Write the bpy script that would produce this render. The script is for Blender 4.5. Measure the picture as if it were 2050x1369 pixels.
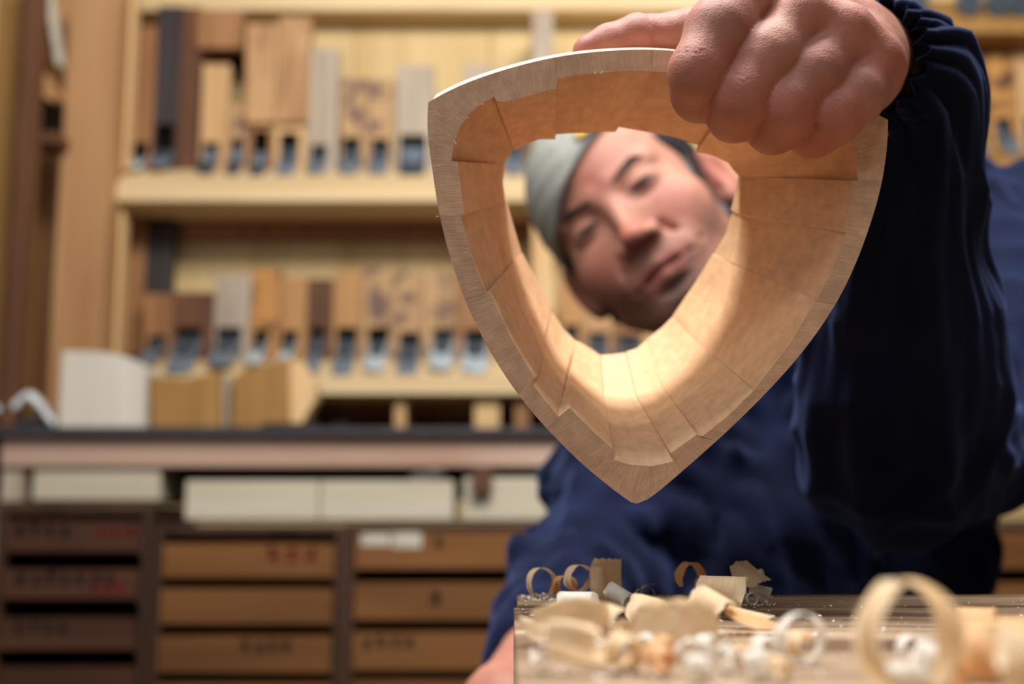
import bpy, bmesh, math, random
import numpy as np
from mathutils import Vector, Matrix, noise
random.seed(7)
for o in list(bpy.data.objects): bpy.data.objects.remove(o)
S = bpy.context.scene; C = S.collection
# ------------------------------------------------------------------ camera, world, lights
F = 2400.0; TH = math.radians(8.4); CZ = 0.85
cam_d = bpy.data.cameras.new('camera'); cam = bpy.data.objects.new('camera', cam_d); C.objects.link(cam)
cam.location = (0, 0, CZ); cam.rotation_euler = (math.pi/2+TH, 0, 0)
cam_d.sensor_width = 36; cam_d.lens = F/2050*36; cam_d.clip_start = 0.02
cam_d.dof.use_dof = True; cam_d.dof.focus_distance = 0.452; cam_d.dof.aperture_fstop = 6.2
S.camera = cam
w = bpy.data.worlds.new('world'); S.world = w; w.use_nodes = True
w.node_tree.nodes['Background'].inputs[0].default_value = (0.75, 0.85, 1.0, 1)
w.node_tree.nodes['Background'].inputs[1].default_value = 0.07
S.view_settings.view_transform = 'Standard'; S.view_settings.look = 'None'
S.view_settings.exposure = 0.0; S.view_settings.gamma = 1.0; S.view_settings.use_curve_mapping = False
def area(name, loc, target, size, power, col, sy=None):
    d = bpy.data.lights.new(name, 'AREA'); d.energy = power; d.color = col; d.shape = 'RECTANGLE'
    d.size = size; d.size_y = sy or size
    o = bpy.data.objects.new(name, d); C.objects.link(o); o.location = loc
    o.rotation_euler = (Vector(target)-Vector(loc)).to_track_quat('-Z', 'Y').to_euler(); return o
area('bench_lamp', (-0.05, 0.50, 1.90), (-0.05, 0.06, 1.0), 1.1, 33, (0.97, 0.985, 1.0), 0.20)
area('front_fill', (-0.25, -0.30, 2.00), (0.05, 0.35, 0.9), 1.1, 6, (0.97, 0.985, 1.0), 0.20)  # unseen fill added over the camera to brighten front faces and shavings
area('room_lamp', (0.25, 0.80, 2.22), (0.20, 2.5, 1.6), 1.2, 42, (1.0, 0.94, 0.85), 0.4)
area('left_fill', (-1.4, -0.6, 1.6), (0.1, 0.5, 0.95), 1.0, 5, (0.94, 0.95, 1.0), 1.0)  # made-up soft fill from the left; no window is built

def P(px, py, Y):
    dx = (px-1025)/F; dy = (684.5-py)/F
    d = Vector((dx, math.cos(TH)-dy*math.sin(TH), math.sin(TH)+dy*math.cos(TH)))
    d *= Y/d.y
    return Vector((d.x, d.y, CZ+d.z))
BZ = P(1300, 1190, 0.56).z          # bench top height
def B(px, py, h=0.0):
    dx = (px-1025)/F; dy = (684.5-py)/F
    d = Vector((dx, math.cos(TH)-dy*math.sin(TH), math.sin(TH)+dy*math.cos(TH)))
    d *= (BZ+h-CZ)/d.z
    return Vector((d.x, d.y, BZ+h))
def srgb(r, g, b):
    f = lambda c: (c/255/12.92) if c/255 <= 0.04045 else ((c/255+0.055)/1.055)**2.4
    return (f(r), f(g), f(b), 1)
# ------------------------------------------------------------------ materials
def newmat(name, rough=0.6, spec=0.3):
    m = bpy.data.materials.new(name); m.use_nodes = True; nt = m.node_tree
    b = nt.nodes['Principled BSDF']; b.inputs['Roughness'].default_value = rough
    b.inputs['Specular IOR Level'].default_value = spec
    return m, nt, b
def ramp(nt, fac, stops):
    r = nt.nodes.new('ShaderNodeValToRGB'); e = r.color_ramp.elements
    e[0].position, e[0].color = stops[0]; e[1].position, e[1].color = stops[-1]
    for p, c in stops[1:-1]:
        k = e.new(p); k.color = c
    nt.links.new(fac, r.inputs[0]); return r.outputs[0]
def wood(name, c1, c2, scale=30, stretch=(1, 1, 0.08), rough=0.6, bump=0.15, blotch=None, spec=0.3):
    m, nt, b = newmat(name, rough, spec)
    tc = nt.nodes.new('ShaderNodeTexCoord'); mp = nt.nodes.new('ShaderNodeMapping')
    oi = nt.nodes.new('ShaderNodeObjectInfo'); ad = nt.nodes.new('ShaderNodeVectorMath'); ad.operation = 'ADD'
    mu = nt.nodes.new('ShaderNodeMath'); mu.operation = 'MULTIPLY'; mu.inputs[1].default_value = 37.0
    nt.links.new(oi.outputs['Random'], mu.inputs[0])
    nt.links.new(tc.outputs['Object'], ad.inputs[0]); nt.links.new(mu.outputs[0], ad.inputs[1])
    nt.links.new(ad.outputs[0], mp.inputs[0]); mp.inputs['Scale'].default_value = stretch
    n = nt.nodes.new('ShaderNodeTexNoise'); n.inputs['Scale'].default_value = scale; n.inputs['Detail'].default_value = 6
    n.inputs['Distortion'].default_value = 0.6
    nt.links.new(mp.outputs[0], n.inputs[0])
    col = ramp(nt, n.outputs[0], [(0.3, srgb(*c1)), (0.7, srgb(*c2))])
    if blotch:
        n2 = nt.nodes.new('ShaderNodeTexNoise'); n2.inputs['Scale'].default_value = 22
        nt.links.new(ad.outputs[0], n2.inputs[0])
        f = ramp(nt, n2.outputs[0], [(0.5, (0, 0, 0, 1)), (0.62, (1, 1, 1, 1))])
        mx = nt.nodes.new('ShaderNodeMixRGB'); nt.links.new(f, mx.inputs[0]); nt.links.new(col, mx.inputs[1])
        mx.inputs[2].default_value = srgb(*blotch); col = mx.outputs[0]
    nt.links.new(col, b.inputs['Base Color'])
    if bump:
        bp = nt.nodes.new('ShaderNodeBump'); bp.inputs['Strength'].default_value = bump; bp.inputs['Distance'].default_value = 0.002
        nt.links.new(n.outputs[0], bp.inputs['Height']); nt.links.new(bp.outputs[0], b.inputs['Normal'])
    return m
def plain(name, c, rough=0.6, metal=0, spec=0.3, var=0.12, sc=40):
    m, nt, b = newmat(name, rough, spec); b.inputs['Metallic'].default_value = metal
    tc = nt.nodes.new('ShaderNodeTexCoord'); n = nt.nodes.new('ShaderNodeTexNoise'); n.inputs['Scale'].default_value = sc
    nt.links.new(tc.outputs['Object'], n.inputs[0])
    lo = tuple(max(0, x*(1-var)) for x in c); hi = tuple(min(255, x*(1+var)) for x in c)
    nt.links.new(ramp(nt, n.outputs[0], [(0.3, srgb(*lo)), (0.7, srgb(*hi))]), b.inputs['Base Color'])
    return m
M = {}
M['panel'] = wood('plywood_panel', (200, 172, 120), (220, 196, 148), 12)
M['pine'] = wood('pine', (212, 172, 120), (232, 200, 152), 25)
M['pineh'] = wood('pine_horizontal', (214, 184, 138), (234, 210, 170), 25, (0.08, 1, 1))
M['pale'] = wood('pale_planed_wood', (192, 182, 160), (208, 200, 182), 18, (0.1, 1, 1))
M['palebeam'] = wood('rough_sawn_beam', (172, 138, 120), (206, 178, 162), 12, (0.15, 1, 1))
M['orange'] = wood('reddish_pine', (170, 124, 84), (198, 156, 112), 18)
M['honey'] = wood('honey_wood', (146, 108, 58), (172, 130, 74), 20)
M['brown'] = wood('brown_oak', (134, 92, 60), (170, 124, 84), 40)
M['dbrown'] = wood('dark_brown_oak', (84, 54, 38), (118, 78, 54), 40)
M['black'] = wood('blackened_wood', (46, 42, 44), (66, 60, 62), 40)
M['tan'] = wood('tan_oak', (192, 150, 104), (216, 178, 132), 40)
M['amber'] = wood('amber_oak', (178, 124, 68), (198, 146, 86), 30, blotch=(96, 62, 44))
M['grey'] = wood('greyed_oak', (160, 144, 128), (190, 176, 160), 40)
M['mottle'] = wood('mottled_oak', (170, 134, 96), (196, 160, 116), 40, blotch=(116, 90, 82))
M['wavy'] = wood('wavy_grained_oak', (150, 108, 72), (206, 164, 118), 26, (1, 1, 0.22))
M['rtan'] = wood('russet_oak', (166, 122, 76), (194, 148, 98), 36)
M['drawer'] = wood('drawer_wood', (98, 62, 32), (132, 88, 46), 14, (0.12, 1, 1))
M['ddrawer'] = wood('dark_drawer_wood', (62, 38, 26), (92, 56, 38), 14, (0.12, 1, 1))
M['carcass'] = wood('cabinet_wood', (54, 36, 28), (80, 54, 40), 20)
M['steel'] = plain('blued_steel', (118, 130, 144), 0.35, 0.15, 0.5)
M['dsteel'] = plain('dark_steel', (70, 78, 88), 0.4, 0.15, 0.5)
M['bsteel'] = plain('bright_steel', (190, 206, 216), 0.3, 0.15, 0.5)
M['slate'] = plain('dark_counter_top', (58, 56, 62), 0.35, 0, 0.5)
M['void'] = plain('dark_recess', (24, 17, 13), 0.9, 0, 0.05)  # near-black for plane throats and gaps: recess shade put into the colour
M['ink'] = plain('black_ink', (24, 22, 24), 0.7)
M['red'] = plain('red_ink', (130, 28, 28), 0.7)
M['label'] = plain('paper_label', (196, 190, 176), 0.8)
M['plastic'] = plain('white_plastic', (220, 226, 236), 0.3, 0, 0.5)
M['blue'] = plain('blue_plastic', (40, 92, 160), 0.5)
M['floor'] = wood('floorboards', (96, 72, 52), (126, 96, 70), 8, (1, 0.1, 1))
M['wall'] = plain('plaster', (196, 176, 138), 0.9, 0, 0.1, 0.05, 4)
# navy cotton
m, nt, b = newmat('navy_cotton', 0.85, 0.06)
tc = nt.nodes.new('ShaderNodeTexCoord'); n = nt.nodes.new('ShaderNodeTexNoise'); n.inputs['Scale'].default_value = 9; n.inputs['Detail'].default_value = 5
nt.links.new(tc.outputs['Object'], n.inputs[0])
nt.links.new(ramp(nt, n.outputs[0], [(0.3, srgb(8, 10, 21)), (0.75, srgb(20, 25, 52))]), b.inputs['Base Color'])
n2 = nt.nodes.new('ShaderNodeTexNoise'); n2.inputs['Scale'].default_value = 900; nt.links.new(tc.outputs['Object'], n2.inputs[0])
bp = nt.nodes.new('ShaderNodeBump'); bp.inputs['Strength'].default_value = 0.25; bp.inputs['Distance'].default_value = 0.0006
nt.links.new(n2.outputs[0], bp.inputs['Height']); nt.links.new(bp.outputs[0], b.inputs['Normal'])
b.inputs['Sheen Weight'].default_value = 0.22; b.inputs['Sheen Tint'].default_value = (0.3, 0.4, 0.9, 1)
M['navy'] = m
# skin: vertex attribute 'tint' (r = redness, g = stubble)
m, nt, b = newmat('skin', 0.58, 0.34)
at = nt.nodes.new('ShaderNodeAttribute'); at.attribute_name = 'tint'
sp = nt.nodes.new('ShaderNodeSeparateColor'); nt.links.new(at.outputs['Color'], sp.inputs[0])
tc = nt.nodes.new('ShaderNodeTexCoord')
n = nt.nodes.new('ShaderNodeTexNoise'); n.inputs['Scale'].default_value = 55; n.inputs['Detail'].default_value = 5; nt.links.new(tc.outputs['Object'], n.inputs[0])
base = ramp(nt, n.outputs[0], [(0.3, srgb(154, 108, 88)), (0.7, srgb(178, 132, 110))])
m1 = nt.nodes.new('ShaderNodeMixRGB'); nt.links.new(sp.outputs[0], m1.inputs[0]); nt.links.new(base, m1.inputs[1]); m1.inputs[2].default_value = srgb(170, 84, 72)
m2 = nt.nodes.new('ShaderNodeMixRGB'); nt.links.new(sp.outputs[1], m2.inputs[0]); nt.links.new(m1.outputs[0], m2.inputs[1]); m2.inputs[2].default_value = srgb(52, 38, 36)
nt.links.new(m2.outputs[0], b.inputs['Base Color'])
b.inputs['Subsurface Weight'].default_value = 0.05; b.inputs['Subsurface Radius'].default_value = (0.004, 0.0015, 0.0008); b.inputs['Subsurface Scale'].default_value = 1.0
v = nt.nodes.new('ShaderNodeTexVoronoi'); v.inputs['Scale'].default_value = 1100; nt.links.new(tc.outputs['Object'], v.inputs[0])
n3 = nt.nodes.new('ShaderNodeTexNoise'); n3.inputs['Scale'].default_value = 260; n3.inputs['Detail'].default_value = 6; nt.links.new(tc.outputs['Object'], n3.inputs[0])
ad = nt.nodes.new('ShaderNodeMath'); nt.links.new(v.outputs[0], ad.inputs[0]); nt.links.new(n3.outputs[0], ad.inputs[1])
bp = nt.nodes.new('ShaderNodeBump'); bp.inputs['Strength'].default_value = 0.25; bp.inputs['Distance'].default_value = 0.0004
nt.links.new(ad.outputs[0], bp.inputs['Height']); nt.links.new(bp.outputs[0], b.inputs['Normal'])
M['skin'] = m
M['nail'] = plain('fingernail', (214, 178, 156), 0.3, 0, 0.5, 0.03)
M['lip'] = plain('lips', (136, 66, 70), 0.45, 0, 0.4, 0.05)
M['hair'] = plain('black_hair', (24, 22, 26), 0.5, 0, 0.4)
M['browhair'] = plain('eyebrow_hair', (50, 38, 36), 0.8, 0, 0.1)
M['cap'] = plain('grey_felt_cap', (150, 150, 142), 0.95, 0, 0.1, 0.08, 200)
M['badge'] = plain('yellow_badge', (224, 178, 62), 0.6)
M['eye'] = plain('eye_white', (70, 56, 54), 0.8, 0, 0.05, 0.02)
M['iris'] = plain('dark_iris', (18, 13, 12), 0.4, 0, 0.2)
# ring: front face (sawn end grain, uses UV), inner planed, outer planed
def ringmat(name, c1, c2, kind):
    m, nt, b = newmat(name, 0.62 if kind != 'in' else 0.42, 0.25)
    uv = nt.nodes.new('ShaderNodeUVMap'); oi = nt.nodes.new('ShaderNodeObjectInfo')
    mu = nt.nodes.new('ShaderNodeMath'); mu.operation = 'MULTIPLY'; mu.inputs[1].default_value = 91.0; nt.links.new(oi.outputs['Random'], mu.inputs[0])
    ad = nt.nodes.new('ShaderNodeVectorMath'); ad.operation = 'ADD'; nt.links.new(uv.outputs[0], ad.inputs[0]); nt.links.new(mu.outputs[0], ad.inputs[1])
    mp = nt.nodes.new('ShaderNodeMapping'); nt.links.new(ad.outputs[0], mp.inputs[0])
    n = nt.nodes.new('ShaderNodeTexNoise'); n.inputs['Detail'].default_value = 7; nt.links.new(mp.outputs[0], n.inputs[0])
    if kind == 'face':   # UV in millimetres: u along the rim, v across it
        mp.inputs['Scale'].default_value = (1.3, 0.12, 1); n.inputs['Scale'].default_value = 1.3; n.inputs['Distortion'].default_value = 0.5
    else:
        mp.inputs['Scale'].default_value = (0.35, 0.03, 1); n.inputs['Scale'].default_value = 1.6; n.inputs['Distortion'].default_value = 0.8
    col = ramp(nt, n.outputs[0], [(0.32, srgb(*c1)), (0.68, srgb(*c2))])
    nb = nt.nodes.new('ShaderNodeTexNoise'); nb.inputs['Scale'].default_value = 0.16; nb.inputs['Detail'].default_value = 2; nt.links.new(ad.outputs[0], nb.inputs[0])
    hv = nt.nodes.new('ShaderNodeHueSaturation'); nt.links.new(col, hv.inputs['Color'])
    mr = nt.nodes.new('ShaderNodeMapRange'); mr.inputs['From Min'].default_value = 0.3; mr.inputs['From Max'].default_value = 0.7
    mr.inputs['To Min'].default_value = 0.86; mr.inputs['To Max'].default_value = 1.08
    nt.links.new(nb.outputs[0], mr.inputs['Value']); r2_ = nt.nodes.new('ShaderNodeMapRange'); r2_.inputs['To Min'].default_value = 0.90; r2_.inputs['To Max'].default_value = 1.06
    nt.links.new(oi.outputs['Random'], r2_.inputs['Value']); m3 = nt.nodes.new('ShaderNodeMath'); m3.operation = 'MULTIPLY'
    nt.links.new(mr.outputs[0], m3.inputs[0]); nt.links.new(r2_.outputs[0], m3.inputs[1]); nt.links.new(m3.outputs[0], hv.inputs['Value'])
    sx = nt.nodes.new('ShaderNodeSeparateXYZ'); nt.links.new(uv.outputs[0], sx.inputs[0])     # glue line at the joint
    gl = ramp(nt, sx.outputs[0], [(0.0, (0.50, 0.36, 0.26, 1)), (0.12, (0.62, 0.5, 0.4, 1)), (0.22, (1, 1, 1, 1))])
    mg = nt.nodes.new('ShaderNodeMixRGB'); mg.blend_type = 'MULTIPLY'; mg.inputs[0].default_value = 0.8 if kind == 'in' else 0.45
    nt.links.new(hv.outputs[0], mg.inputs[1]); nt.links.new(gl, mg.inputs[2])
    outc = mg.outputs[0]; hgt = n.outputs[0]
    if kind == 'face':
        mp2 = nt.nodes.new('ShaderNodeMapping'); mp2.inputs['Rotation'].default_value = (0, 0, 0.35); nt.links.new(ad.outputs[0], mp2.inputs[0])
        wv = nt.nodes.new('ShaderNodeTexWave'); wv.inputs['Scale'].default_value = 0.42; wv.inputs['Distortion'].default_value = 1.6
        wv.inputs['Detail'].default_value = 2; nt.links.new(mp2.outputs[0], wv.inputs[0])
        sn = nt.nodes.new('ShaderNodeTexNoise'); sn.inputs['Scale'].default_value = 3.2; sn.inputs['Detail'].default_value = 2; nt.links.new(ad.outputs[0], sn.inputs[0])
        f = ramp(nt, sn.outputs[0], [(0.64, (0, 0, 0, 1)), (0.72, (1, 1, 1, 1))])
        mx = nt.nodes.new('ShaderNodeMixRGB'); mx.inputs[2].default_value = srgb(236, 208, 178)
        k = nt.nodes.new('ShaderNodeMath'); k.operation = 'MULTIPLY'; k.inputs[1].default_value = 0.55; nt.links.new(f, k.inputs[0]); nt.links.new(k.outputs[0], mx.inputs[0])
        mw = nt.nodes.new('ShaderNodeMixRGB'); mw.blend_type = 'MULTIPLY'; mw.inputs[0].default_value = 1
        cw = ramp(nt, wv.outputs[0], [(0.0, (0.90, 0.88, 0.86, 1)), (1.0, (1, 1, 1, 1))])
        nt.links.new(outc, mw.inputs[1]); nt.links.new(cw, mw.inputs[2]); nt.links.new(mw.outputs[0], mx.inputs[1])
        outc = mx.outputs[0]
    nt.links.new(outc, b.inputs['Base Color'])
    bp = nt.nodes.new('ShaderNodeBump'); bp.inputs['Strength'].default_value = 0.45 if kind == 'face' else 0.08; bp.inputs['Distance'].default_value = 0.0005
    nt.links.new(hgt, bp.inputs['Height']); nt.links.new(bp.outputs[0], b.inputs['Normal'])
    return m
M['rface'] = ringmat('sawn_end_grain', (202, 160, 128), (216, 176, 144), 'face')
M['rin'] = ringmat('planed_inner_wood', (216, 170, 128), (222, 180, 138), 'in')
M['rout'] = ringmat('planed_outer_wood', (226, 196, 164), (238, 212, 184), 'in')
# shaving
def shavmat(name, c1, c2):
    m, nt, b = newmat(name, 0.5, 0.3)
    tc = nt.nodes.new('ShaderNodeTexCoord'); mp = nt.nodes.new('ShaderNodeMapping'); mp.inputs['Scale'].default_value = (1, 0.05, 1)
    nt.links.new(tc.outputs['UV'], mp.inputs[0]); n = nt.nodes.new('ShaderNodeTexNoise'); n.inputs['Scale'].default_value = 40; nt.links.new(mp.outputs[0], n.inputs[0])
    col = ramp(nt, n.outputs[0], [(0.3, srgb(*c1)), (0.7, srgb(*c2))]); nt.links.new(col, b.inputs['Base Color'])
    tr = nt.nodes.new('ShaderNodeBsdfTranslucent'); nt.links.new(col, tr.inputs[0]); ms = nt.nodes.new('ShaderNodeMixShader'); ms.inputs[0].default_value = 0.25
    out = nt.nodes['Material Output']; nt.links.new(b.outputs[0], ms.inputs[1]); nt.links.new(tr.outputs[0], ms.inputs[2]); nt.links.new(ms.outputs[0], out.inputs[0])
    return m
M['shav'] = shavmat('cream_shaving', (240, 214, 176), (250, 232, 200))
M['shavo'] = shavmat('amber_shaving', (238, 196, 144), (248, 214, 166))
M['shavw'] = shavmat('white_shaving', (246, 238, 226), (252, 248, 240))
# bench top
m, nt, b = newmat('worn_bench_wood', 0.75, 0.2)
tc = nt.nodes.new('ShaderNodeTexCoord'); mp = nt.nodes.new('ShaderNodeMapping'); mp.inputs['Scale'].default_value = (0.12, 1, 1); nt.links.new(tc.outputs['Object'], mp.inputs[0])
n = nt.nodes.new('ShaderNodeTexNoise'); n.inputs['Scale'].default_value = 90; n.inputs['Detail'].default_value = 8; n.inputs['Distortion'].default_value = 0.8; nt.links.new(mp.outputs[0], n.inputs[0])
n2 = nt.nodes.new('ShaderNodeTexNoise'); n2.inputs['Scale'].default_value = 9; nt.links.new(mp.outputs[0], n2.inputs[0])
c1 = ramp(nt, n.outputs[0], [(0.3, srgb(120, 98, 80)), (0.5, srgb(184, 160, 134)), (0.72, srgb(222, 202, 176))])
c2 = ramp(nt, n2.outputs[0], [(0.35, srgb(150, 130, 116)), (0.65, srgb(255, 250, 240))])
mx = nt.nodes.new('ShaderNodeMixRGB'); mx.blend_type = 'MULTIPLY'; mx.inputs[0].default_value = 1; nt.links.new(c1, mx.inputs[1]); nt.links.new(c2, mx.inputs[2])
nt.links.new(mx.outputs[0], b.inputs['Base Color'])
bp = nt.nodes.new('ShaderNodeBump'); bp.inputs['Strength'].default_value = 0.7; bp.inputs['Distance'].default_value = 0.0015; nt.links.new(n.outputs[0], bp.inputs['Height']); nt.links.new(bp.outputs[0], b.inputs['Normal'])
M['bench'] = m
# ------------------------------------------------------------------ helpers
def link(name, me, mats, parent=None):
    o = bpy.data.objects.new(name, me); C.objects.link(o)
    for k in (mats if isinstance(mats, (list, tuple)) else [mats]): me.materials.append(k)
    if parent:
        o.parent = parent
    return o
def thing(name, label, cat, loc=(0, 0, 0), group=None):
    o = bpy.data.objects.new(name, None); C.objects.link(o); o.location = loc
    o.empty_display_size = 0.02
    o['label'] = label; o['category'] = cat
    if group: o['group'] = group
    return o
def tag(o, label, cat, group=None):
    o['label'] = label; o['category'] = cat
    if group: o['group'] = group
    return o
def fin(bm, name, mat, parent=None, bevel=0, smooth=False, recentre=True):
    bmesh.ops.recalc_face_normals(bm, faces=bm.faces)
    if bevel:
        bmesh.ops.bevel(bm, geom=[e for e in bm.edges if e.calc_face_angle(0) > 0.5], offset=bevel, segments=2, affect='EDGES', profile=0.7)
    off = Vector((0, 0, 0))
    if recentre:
        vs = [v.co for v in bm.verts]
        mn = Vector([min(v[i] for v in vs) for i in range(3)]); mxx = Vector([max(v[i] for v in vs) for i in range(3)])
        off = Vector(((mn.x+mxx.x)/2, (mn.y+mxx.y)/2, mn.z))
        for v in bm.verts: v.co -= off
    me = bpy.data.meshes.new(name); bm.to_mesh(me); bm.free()
    if smooth: me.polygons.foreach_set('use_smooth', [True]*len(me.polygons))
    o = link(name, me, mat, parent)
    po = Vector(parent.location) if parent else Vector((0, 0, 0))
    q = parent.parent if parent else None
    while q: po += Vector(q.location); q = q.parent
    o.location = off-po
    return o
def box(bm, x0, x1, y0, y1, z0, z1):
    vs = [bm.verts.new((x, y, z)) for z in (z0, z1) for x, y in ((x0, y0), (x1, y0), (x1, y1), (x0, y1))]
    for f in ((0, 1, 2, 3), (4, 5, 6, 7), (0, 1, 5, 4), (1, 2, 6, 5), (2, 3, 7, 6), (3, 0, 4, 7)): bm.faces.new([vs[i] for i in f])
    return vs
def prism(bm, pts, a0, a1, axis='x'):      # polygon in the other two axes
    def mk(a, p):
        if axis == 'x': return (a, p[0], p[1])
        if axis == 'y': return (p[0], a, p[1])
        return (p[0], p[1], a)
    A = [bm.verts.new(mk(a0, p)) for p in pts]; D = [bm.verts.new(mk(a1, p)) for p in pts]
    bm.faces.new(A); bm.faces.new(D); n = len(pts)
    for i in range(n): bm.faces.new((A[i], A[(i+1) % n], D[(i+1) % n], D[i]))
def pbox(name, mat, px0, px1, py0, py1, Y, d, parent=None, bevel=0.002):
    cx, cy = (px0+px1)/2, (py0+py1)/2
    bm = bmesh.new(); box(bm, P(px0, cy, Y).x, P(px1, cy, Y).x, Y, Y+d, P(cx, py1, Y).z, P(cx, py0, Y).z)
    return fin(bm, name, mat, parent, bevel)
def ztop(py, Y, px=600): return P(px, py, Y).z
def xat(px, Y, py=600): return P(px, py, Y).x
ORD = ['leftmost', 'second from the left', 'third from the left', 'fourth from the left', 'fifth from the left', 'sixth from the left', 'seventh from the left', 'eighth from the left', 'ninth from the left', 'tenth from the left', 'eleventh from the left', 'twelfth from the left', 'thirteenth from the left','fourteenth from the left','fifteenth from the left']
# ------------------------------------------------------------------ room shell
def struct(name, mat, *b_):
    bm = bmesh.new(); box(bm, *b_); o = fin(bm, name, mat); o['kind'] = 'structure'; return o
struct('floor', M['floor'], -2.2, 2.6, -1.0, 2.85, -0.05, 0)
struct('wall_back', M['wall'], -2.2, 2.6, 2.56, 2.66, 0, 2.7)
struct('wall_left', M['wall'], -2.3, -2.2, -1.0, 2.85, 0, 2.7)
# ------------------------------------------------------------------ shelving on the back wall
YW = 2.72; YS = 2.36
shelf = thing('wall_shelving', 'tall pine shelving on the back wall holding rows of wooden hand planes', 'shelving', (xat(600, YS), 2.5, 0))
# back panel boards
xp = xat(190, 2.68)
k = 0
while xp < xat(2250, 2.68):
    wd = 0.30; bm = bmesh.new(); box(bm, xp, xp+wd-0.002, 2.535, 2.55, 0.0, 2.3); fin(bm, 'back_board', M['panel'], shelf, 0.001); xp += wd
def ledge(py_top, py_mid, py_bot, px0, px1, mat='pineh', back=2.53):
    zt = ztop(py_top, 2.412); zm = ztop(py_mid, 2.33); zb = ztop(py_bot, 2.33)
    bm = bmesh.new(); prism(bm, [(back, zt), (2.412 if back > 2.5 else 2.36, zt), (2.33, zm), (2.33, zb), (back, zb)], xat(px0, 2.33), xat(px1, 2.33))
    return fin(bm, 'shelf_board', M[mat], shelf, 0.0015), zt
_, Z1 = ledge(340, 365, 402, 205, 1640)
_, Z2 = ledge(722, 758, 788, 285, 1640)
pbox('shelf_board', M['pineh'], 195, 1640, -40, 20, 2.45, 0.07, shelf)
_, Z0r = ledge(2, 40, 66, 1660, 2260, 'honey')  # darker honey here and on the next shelf stands in for right-hand shade
_, Z1r = ledge(300, 318, 345, 1660, 2260, 'honey')
_, Z2r = ledge(640, 662, 690, 1660, 2260)
for y0_, y1_, x0, x1 in ((436, 478, 350, 1640), (800, 830, 285, 1640)):      # cleat under each shelf
    bm = bmesh.new(); box(bm, xat(x0, 2.46), xat(x1, 2.46), 2.50, 2.53, ztop(y1_, 2.50), ztop(y0_, 2.50)); fin(bm, 'shelf_cleat', M['brown'], shelf, 0.001)
pbox('upright', M['pine'], 213, 262, -40, 338, 2.36, 0.04, shelf)
pbox('upright', M['pine'], 190, 238, 404, 860, 2.36, 0.04, shelf)
pbox('upright', M['grey'], 1066, 1108, 22, 340, 2.35, 0.18, shelf)
pbox('upright', M['pine'], 1066, 1108, 404, 722, 2.35, 0.18, shelf)
pbox('upright', M['pine'], 1640, 1672, -60, 860, 2.33, 0.2, shelf)
for a, b_, mt in ((790, 812, 'tan'), (950, 1000, 'pine'), (1030, 1060, 'brown'), (600, 622, 'dbrown')):
    pbox('shelf_support', M[mt], a, b_, 788, 856, 2.36, 0.15, shelf)
pbox('lower_back_panel', M['dbrown'], 300, 1640, 792, 870, 2.515, 0.015, shelf)
# big posts at left
tag(pbox('corner_post', M['orange'], 112, 212, -60, 1000, 2.28, 0.09, None, 0.004), 'broad reddish timber post left of the plane shelves', 'post')
tag(pbox('dark_post', M['dbrown'], 24, 52, -60, 854, 2.05, 0.05, None, 0.003), 'narrow dark brown post at the far left', 'post')
tag(pbox('wall_plank', M['honey'], -30, 22, -60, 852, 2.12, 0.03, None, 0.003), 'honey coloured vertical plank at the left edge', 'plank')
for i, (a, b_) in enumerate(((50, 82), (84, 112), (30, 50))):
    tag(pbox('wall_plank', M['honey' if i != 1 else 'orange'], a, b_, -60, 1000, 2.45+0.02*i, 0.02, None, 0.002),
        ['honey plank seen between the dark post and broad post', 'reddish plank against the left side of the broad post', 'thin strip of honey plank behind the dark post'][i], 'plank')
# small side shelf between posts
sd = thing('side_shelf', 'small orange shelf bracket between the dark post and the broad post', 'shelf', tuple(P(95, 180, 2.2)))
bm = bmesh.new(); a = P(55, 120, 2.12); c = P(120, 190, 2.26); bb = P(55, 170, 2.12); dd = P(120, 215, 2.26)
for q in ((a, c, dd, bb),):
    v0 = [bm.verts.new(p) for p in q]; v1 = [bm.verts.new(p+Vector((-0.0, 0.06, 0.01))) for p in q]
    bm.faces.new(v0); bm.faces.new(v1)
    for i in range(4): bm.faces.new((v0[i], v0[(i+1) % 4], v1[(i+1) % 4], v1[i]))
fin(bm, 'shelf_board', M['orange'], sd)
pbox('bracket', M['void'], 62, 112, 195, 275, 2.24, 0.05, sd)
pbox('lower_board', M['dbrown'], 58, 116, 262, 285, 2.22, 0.08, sd)
bm = bmesh.new(); q = [P(88, -20, 2.2), P(102, -20, 2.2), P(124, 130, 2.22), P(112, 130, 2.22)]
v0 = [bm.verts.new(p) for p in q]; v1 = [bm.verts.new(p+Vector((0, 0.02, 0))) for p in q]
bm.faces.new(v0); bm.faces.new(v1)
for i in range(4): bm.faces.new((v0[i], v0[(i+1) % 4], v1[(i+1) % 4], v1[i]))
tag(fin(bm, 'white_strip', M['label']), 'long pale leaning strip on the small side shelf', 'strip')
tag(pbox('blue_box', M['blue'], 62, 84, -20, 32, 2.2, 0.04), 'small blue box at the top left on the side shelf', 'box')
tag(pbox('brown_bundle', M['dbrown'], 58, 92, 34, 128, 2.22, 0.04, None, 0.012), 'brown bundle below the blue box at the top left', 'bundle')
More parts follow.
